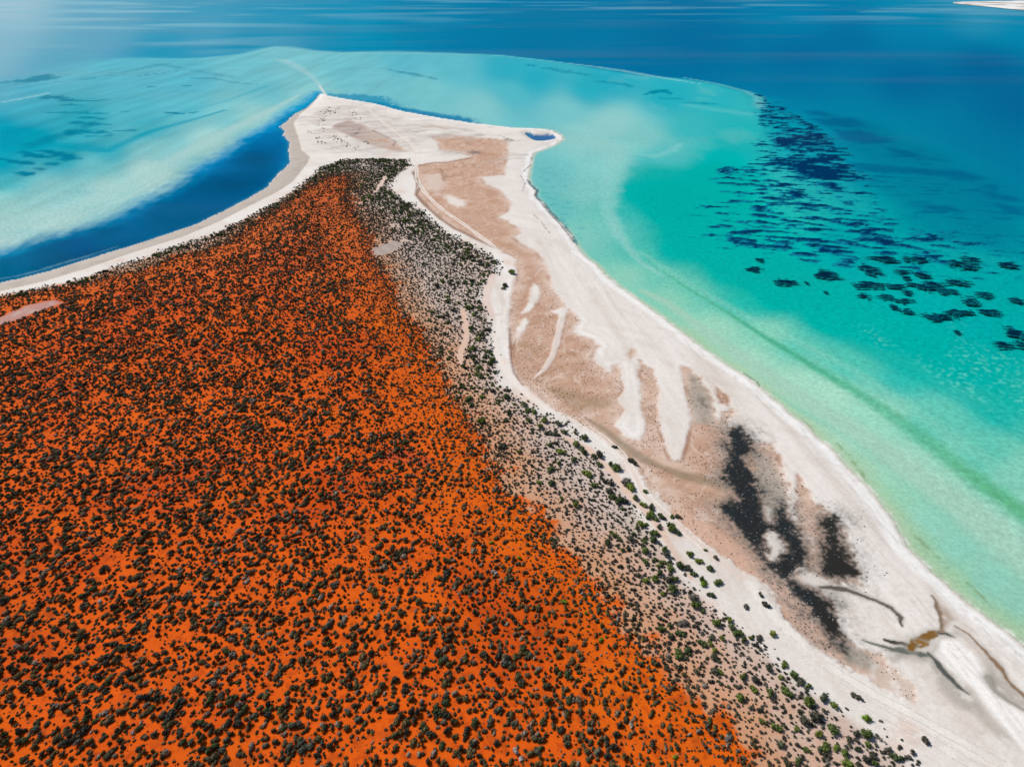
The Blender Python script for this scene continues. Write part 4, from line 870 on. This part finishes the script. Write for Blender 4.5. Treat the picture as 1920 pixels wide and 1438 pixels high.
LONE = {(1727,1385): 'lone dark bush out on the bare pale sand nearest the bottom right corner', (1617,1342): 'round yellow-green bush standing alone on white sand beside the wheel tracks',
 (1596,1302): 'left half of the low twin bushes alone on white sand', (1605,1306): 'right half of the low twin bushes alone on white sand', (1644,1349): 'tiny dark shrublet on white sand right of the round yellow-green bush',
 (1445,1187): 'small bush alone on the sand closest to the pink grit band', (1432,1132): 'small dark bush at the edge of the pink grit, lower of two', (1422,1115): 'small dark bush at the edge of the pink grit, upper of two',
 (1395,1137): 'thin grey-green bush alone on bare pinkish sand', (1328,1065): 'round green bush alone between two sandy wheel paths', (1342,1091): 'green bush with a dark shadow at the right-hand end of the row on bare sand', (1339,1046): 'sparse grey bush standing in the sandy track',
 (1320,1032): 'tiny dark shrub in the middle of the sandy track', (1315,1093): 'bright lime bush, lower one of a touching pair on the sand', (1311,1086): 'green bush, upper one of a touching pair on the sand', (1258,988): 'widest green bush beside the track near the pink grit',
 (924,677): 'isolated green bush on pale sand left of the tan flat', (915,660): 'small round bush on pale sand above the isolated green bush', (959,513): 'dark green bush at the narrow neck where the scrub meets the tan flat',
 (1465,1243): 'green bush at the outer edge of the scrub below the dark mat', (1121,854): 'pair-forming green bush in the sandy lane above the scrub corner', (1219,951): 'green bush right beside the curving twin wheel track'}
AREA = lambda a, b: ('green bush on sandy slope below the tan flat', 'bushes below the bend of the flat') if b < 870 else \
 ('green bush in the line between the two curving sandy lanes', 'bushes between the sandy lanes') if b < 1000 else \
 ('green bush on open sand between scrub and pink grit band', 'bushes on open sand by the pink grit') if b < 1150 else \
 ('green bush at the outer scrub edge above white sand', 'bushes at the outer edge of the scrub') if b < 1290 else \
 ('olive bush on pale shrubby ground near bottom edge', 'bushes near the bottom edge')
rt = np.random.default_rng(31)
tr_xy = []
for i, (a, b, s) in enumerate(TRACED):
    gx, gy = gp(a, b + s * .30); rad = s * .66 * float(mpp(a, b)); gz = float(at_grid(z, gx, gy))
    gy = float(gy) - gz * .75; gx = float(gx); tr_xy.append((gx, gy, rad))
    S = (gx, gy, gz - .03, rad, rt.uniform(.85, 1.15), rt.uniform(0, 6.28))
    dark = rt.uniform() < .25 or (a, b) in ((1727,1385), (1395,1137), (1339,1046), (1432,1132), (1422,1115))
    me = (DK_ME if dark else GR_ME)[i % 6]; lab_pre = ('dark ' if dark else '') + ('large ' if s >= 16 else 'small ' if s <= 10 else '') + FORMS[i % 6] + ' '
    if (a, b) in ((1315,1093), (1617,1342)): me = LIME_ME[1]
    lab, grp = (LONE[(a, b)], None) if (a, b) in LONE else (lab_pre + AREA(a, b)[0], AREA(a, b)[1])
    plant('green_bush', S, me, ST_ME[i % 3], lab, 'bush', grp or 'bushes standing apart on the sand')
NEARKEEP = lambda S: np.array([all((S[j, 0] - t[0]) ** 2 + (S[j, 1] - t[1]) ** 2 > (.75 * t[2] + .5 * S[j, 3]) ** 2 for t in tr_xy if abs(t[1] - S[j, 1]) < 4) for j in range(len(S))], bool)
SPECIAL = [(966,1402,16,PALE_ME,'pale silvery dead shrub near the bottom edge of the orange sand','pale_shrub'),(976,1416,12,PALE_ME,'pale grey twiggy shrub just below the silvery dead shrub','pale_shrub'),(267,1368,11,PALE_ME,'small whitish dead shrub among dark shrubs at lower left','pale_shrub'),
 (927,1072,14,PALE_ME,'pale grey shrub on orange sand right of centre','pale_shrub'),(204,1128,10,PALE_ME,'pale grey shrub on the left part of the orange sand','pale_shrub'),
 (974,1046,12,LIME_ME,'bright green shrub on orange sand near the scrub corner','bright_shrub'),(922,1018,10,LIME_ME,'small bright green shrub on orange sand, topmost of the bright ones','bright_shrub'),(1056,1127,14,LIME_ME,'bright olive shrub in the orange sand below the pale belt','bright_shrub'),
 (1097,1149,11,LIME_ME,'small round bright shrub right of the olive one on orange sand','bright_shrub'),(1124,1198,13,LIME_ME,'bright green shrub at the right side of the orange sand','bright_shrub'),(1261,1414,11,LIME_ME,'yellow-green shrub at the bottom edge where orange sand ends','bright_shrub')]
sp_xy = []
for i, (a, b, s, ms, lab, nm) in enumerate(SPECIAL):
    gx, gy = gp(a, b + s * .3); gz = float(at_grid(z, gx, gy)); rad = s * .55 * float(mpp(a, b)); gy = float(gy) - gz * .75
    plant(nm, (float(gx), gy, gz - .03, rad, .95, i * 1.3), ms[i % 3], ST_ME[i % 3], lab, 'shrub', None); sp_xy.append((float(gx), gy, rad))
ok = np.array([all((s[0] - t[0]) ** 2 + (s[1] - t[1]) ** 2 > (t[2] + .4 * s[3]) ** 2 for t in sp_xy) for s in big_s], bool)
big_s = big_s[ok]; bp_ = (bp_[0][ok], bp_[1][ok])
big_sel = largest(big_s, bp_, 300)
for i, j in enumerate(big_sel):
    a, b = bp_[0][j], bp_[1][j]; tn = int(rt.choice(5, p=[.38, .24, .2, .03, .15])); fm = int(rt.integers(6))
    near_sp = min(range(len(SPECIAL)), key=lambda q: math.hypot(SPECIAL[q][0] - a, SPECIAL[q][1] - b)); dsp = math.hypot(SPECIAL[near_sp][0] - a, SPECIAL[near_sp][1] - b)
    row = 'along the bottom edge' if b > 1385 else 'a little above the bottom edge' if b > 1310 else 'in the lower third' if b > 1180 else 'higher up the orange sand'
    side = 'at far left' if a < 260 else 'left of centre' if a < 560 else 'near centre' if a < 820 else 'right of centre' if a < 1080 else 'toward the pale belt'
    sz = 'very large' if big_s[j, 3] > .82 else 'large' if big_s[j, 3] > .75 else 'mid-sized'
    where = ('beside the ' + ' '.join(SPECIAL[near_sp][4].split()[:4])) if dsp < 45 else row + ' ' + side
    plant('dark_shrub', big_s[j], CR_T[tn][fm], ST_ME[i % 3], '%s %s %s shrub %s' % (sz, TONES[tn][0], FORMS[fm], where), 'shrub', 'large dark shrubs on the near orange sand', 1.35)
scatter_stuff('shrubland', P_SCRUB, np.delete(big_s, big_sel, 0), ex_=1.35)
scatter_stuff('low_scrub', P_SMALL, small_s)
ok = NEARKEEP(heath_s); heath_s = heath_s[ok]
scatter_stuff('heath', P_HEATH, heath_s)
ok = NEARKEEP(green_s); green_s = green_s[ok]; gp_ = (gp_[0][ok], gp_[1][ok])
gsel = largest(green_s, gp_, 120)
for i, j in enumerate(gsel):
    north = gp_[1][j] < 560
    plant('green_bush', green_s[j], (GR_ME if i % 3 else DK_ME)[i % 6], ST_ME[i % 3],
          ('dark ' if i % 3 == 0 else '') + ('large ' if green_s[j, 3] > 1.05 else '') + FORMS[i % 6] + ' ' + (('green bush in the coastal thicket at the neck of the spit' if gp_[0][j] > 600 else 'dark bush along the dune edge above the grey beach') if north else ('green bush among grey heath ' + ('at the upper pale belt' if gp_[1][j] < 800 else 'halfway down the pale belt' if gp_[1][j] < 1100 else 'at the lower pale belt'))), 'bush',
          ('bushes of the coastal thicket' if gp_[0][j] > 600 else 'bushes along the west dune edge') if north else 'bushes among the heath')
scatter_stuff('coastal_thicket', P_GREEN, np.delete(green_s, gsel, 0))
scatter_stuff('samphire', P_TUFT, tuft_s)
scatter_stuff('foam_flecks', P_FLECK, fleck_s)
scatter_stuff('dune_scrub', P_HEATH, spit_s)
print('COUNTS', len(big_s), len(small_s), len(heath_s), len(green_s), len(tuft_s), len(fleck_s))

# ------------------------------------------------------------------ seagrass
def blade_material():
    m_, n, l, b = mat_new('seagrass_bed')
    at = n.new('ShaderNodeAttribute'); at.attribute_name = 'Col'; geo = n.new('ShaderNodeNewGeometry'); t = n.new('ShaderNodeTexNoise'); t.inputs['Scale'].default_value = .5; t.inputs['Detail'].default_value = 4
    l.new(geo.outputs['Position'], t.inputs['Vector']); r = n.new('ShaderNodeMapRange'); r.inputs['From Min'].default_value = .3; r.inputs['From Max'].default_value = .7; r.inputs['To Min'].default_value = .7; r.inputs['To Max'].default_value = 1.3
    l.new(t.outputs['Fac'], r.inputs['Value']); v = n.new('ShaderNodeVectorMath'); v.operation = 'SCALE'; l.new(at.outputs['Color'], v.inputs[0]); l.new(r.outputs[0], v.inputs['Scale'])
    l.new(v.outputs[0], b.inputs['Base Color']); b.inputs['Roughness'].default_value = .95; b.inputs['Specular IOR Level'].default_value = 0
    return m_
M_BLADE = blade_material()
def blade_tint(me, g, a, b, thin, thick):
    t = sst(a, b, g)[:, None]; c = lin(thin) * (1 - t) + lin(thick) * t
    at = me.attributes.new('Col', 'FLOAT_COLOR', 'POINT'); at.data.foreach_set('color', np.concatenate([c, np.ones((len(c), 1))], 1).astype(np.float32).ravel())
def seagrass_meadow():
    g = seagrass_v.reshape(NR, NC); m = cellmax(g) > -.02
    idx = np.arange(NR * NC).reshape(NR, NC)
    q = np.stack([idx[1:, :-1], idx[1:, 1:], idx[:-1, 1:], idx[:-1, :-1]], -1).reshape(-1, 4)[m.ravel()]
    used = np.unique(q); rem = np.zeros(NR * NC, np.int64); rem[used] = np.arange(used.size)
    zz = np.minimum(z[used] + np.clip(seagrass_v[used], -.3, .3) * 1.5, -.03)
    v = np.stack([x[used], y[used], zz], 1)
    me = bpy.data.meshes.new('seagrass_meadow'); me.from_pydata(v.tolist(), [], rem[q].tolist()); me.update()
    blade_tint(me, seagrass_v[used], .0, .26, '0f7d94', '00335a'); m_ = M_BLADE
    me.materials.append(m_); o = bpy.data.objects.new('seagrass_meadow', me); col.objects.link(o); tag(o, kind='stuff')
seagrass_meadow()
PATCHES = [(1415,504,30,8,'small seagrass raft, westernmost of those off the beach'),(1425,488,13,11,'tiny hooked seagrass clump just above the westernmost raft'),(1474,529,40,12,'two-lobed seagrass raft nearest the green weed band'),(1549,516,36,22,'branching seagrass clump like an anchor, right of the two-lobed raft'),
 (1513,530,7,5,'speck of seagrass between the two-lobed and branching clumps'),(1549,548,7,5,'speck of seagrass below the branching clump'),(1629,534,57,13,'ragged seagrass raft trailing to the left, left end of the middle group'),(1617,552,20,12,'compact seagrass clump under the ragged trailing raft'),(1659,556,24,9,'thin seagrass raft right of the compact clump'),
 (1677,535,34,10,'curved seagrass raft in the middle of the turquoise'),(1693,562,32,8,'flat low seagrass raft under the curved one'),(1700,521,17,9,'small oval seagrass clump above the long diagonal raft'),(1693,508,30,7,'thin seagrass raft above the small oval clump'),(1731,515,26,10,'seagrass raft above the right end of the diagonal raft'),
 (1732,534,55,17,'long diagonal seagrass raft in the middle group'),(1704,548,20,9,'short seagrass clump at the lower end of the diagonal raft'),(1676,574,14,9,'small round seagrass clump below the middle group'),(1699,582,27,10,'two-horned seagrass clump low in the turquoise'),(1759,593,55,13,'long low seagrass raft with lumpy top, lowest of the middle group'),
 (1799,585,50,11,'seagrass raft overlapping behind the long low raft'),(1856,584,36,11,'spiky seagrass raft right of the long low raft'),(1775,545,32,11,'oval seagrass raft right of the long diagonal raft'),(1791,528,45,12,'plump seagrass raft with pointed left end'),(1822,562,30,16,'thick seagrass clump, lower half of the right-hand pair'),
 (1845,551,32,10,'seagrass raft, upper half of the right-hand pair'),(1806,495,50,14,'big smooth dark seagrass oval near the meadow edge'),(1889,495,37,10,'long dark seagrass oval at the far right'),(1714,485,42,12,'dark seagrass oval left of the big smooth one'),(1631,504,28,22,'tall ragged seagrass clump at the left of the middle group'),
 (1795,622,11,7,'lone speck of seagrass far below the others'),(1907,626,30,22,'bushy seagrass clump cut by the right edge, upper one'),(1894,646,58,12,'long seagrass raft cut by the right edge, lowest of all'),(1907,562,26,9,'faint seagrass streaks at the right edge'),(1817,484,30,8,'seagrass oval above the big smooth one'),(1655,484,46,12,'lumpy seagrass raft at the foot of the meadow')]
def seagrass_patch(px_, py_, w_, h_, label, seed):
    cx, cy = gp(px_, py_); mm = float(mpp(px_, py_)); hw = w_ * .62 * mm
    hh = abs(float(gp(px_, py_ - h_ / 2)[1] - gp(px_, py_ + h_ / 2)[1])) * .58
    nx, ny = 64, 44
    gx, gy = np.meshgrid(np.linspace(-1.25, 1.25, nx), np.linspace(-1.3, 1.3, ny))
    wx, wy = gx * hw, gy * hh; sc_ = max(.9, min(hw, hh) * .85)
    warp = .32 * noise(wx / (hw * .7) + seed * 3.1, wy * 0 + .5, seed)
    f = .5 - (gx ** 2 + (gy - warp) ** 2 * 1.1) + 1.9 * fbm(wx * .33 + wy * .25 + seed * 9, wy, max(.7, hh * .5), 4, 120 + seed, .66)
    f = np.where((np.abs(gx) > 1.22) | (np.abs(gy) > 1.27), -1, f)
    keep = cellmax(f) > -.02
    idx = np.arange(nx * ny).reshape(ny, nx)
    q = np.stack([idx[:-1, :-1], idx[:-1, 1:], idx[1:, 1:], idx[1:, :-1]], -1).reshape(-1, 4)[keep.ravel()]
    used = np.unique(q); rem = np.zeros(nx * ny, np.int64); rem[used] = np.arange(used.size)
    fz = f.ravel()[used]; jx = rng.uniform(-.3, .3, used.size) * hw * 2.5 / nx; jy = rng.uniform(-.3, .3, used.size) * hh * 2.6 / ny
    bed = at_grid(z, wx.ravel()[used] + float(cx), wy.ravel()[used] + float(cy)); zz = np.clip(fz / .08, -1, 1) * .08 - .074
    v = np.stack([wx.ravel()[used] + jx, wy.ravel()[used] + jy, zz], 1)
    me = bpy.data.meshes.new('seagrass_patch'); me.from_pydata(v.tolist(), [], rem[q].tolist()); me.update(); blade_tint(me, fz, .0, .45, '0a6a74', '02263c'); me.materials.append(M_BLADE)
    o = bpy.data.objects.new('seagrass_patch', me); o.location = (float(cx), float(cy), 0); col.objects.link(o)
    tag(o, label, 'seagrass', 'seagrass rafts in the turquoise shallows')
for i, a in enumerate(PATCHES): seagrass_patch(*a, i + 1)
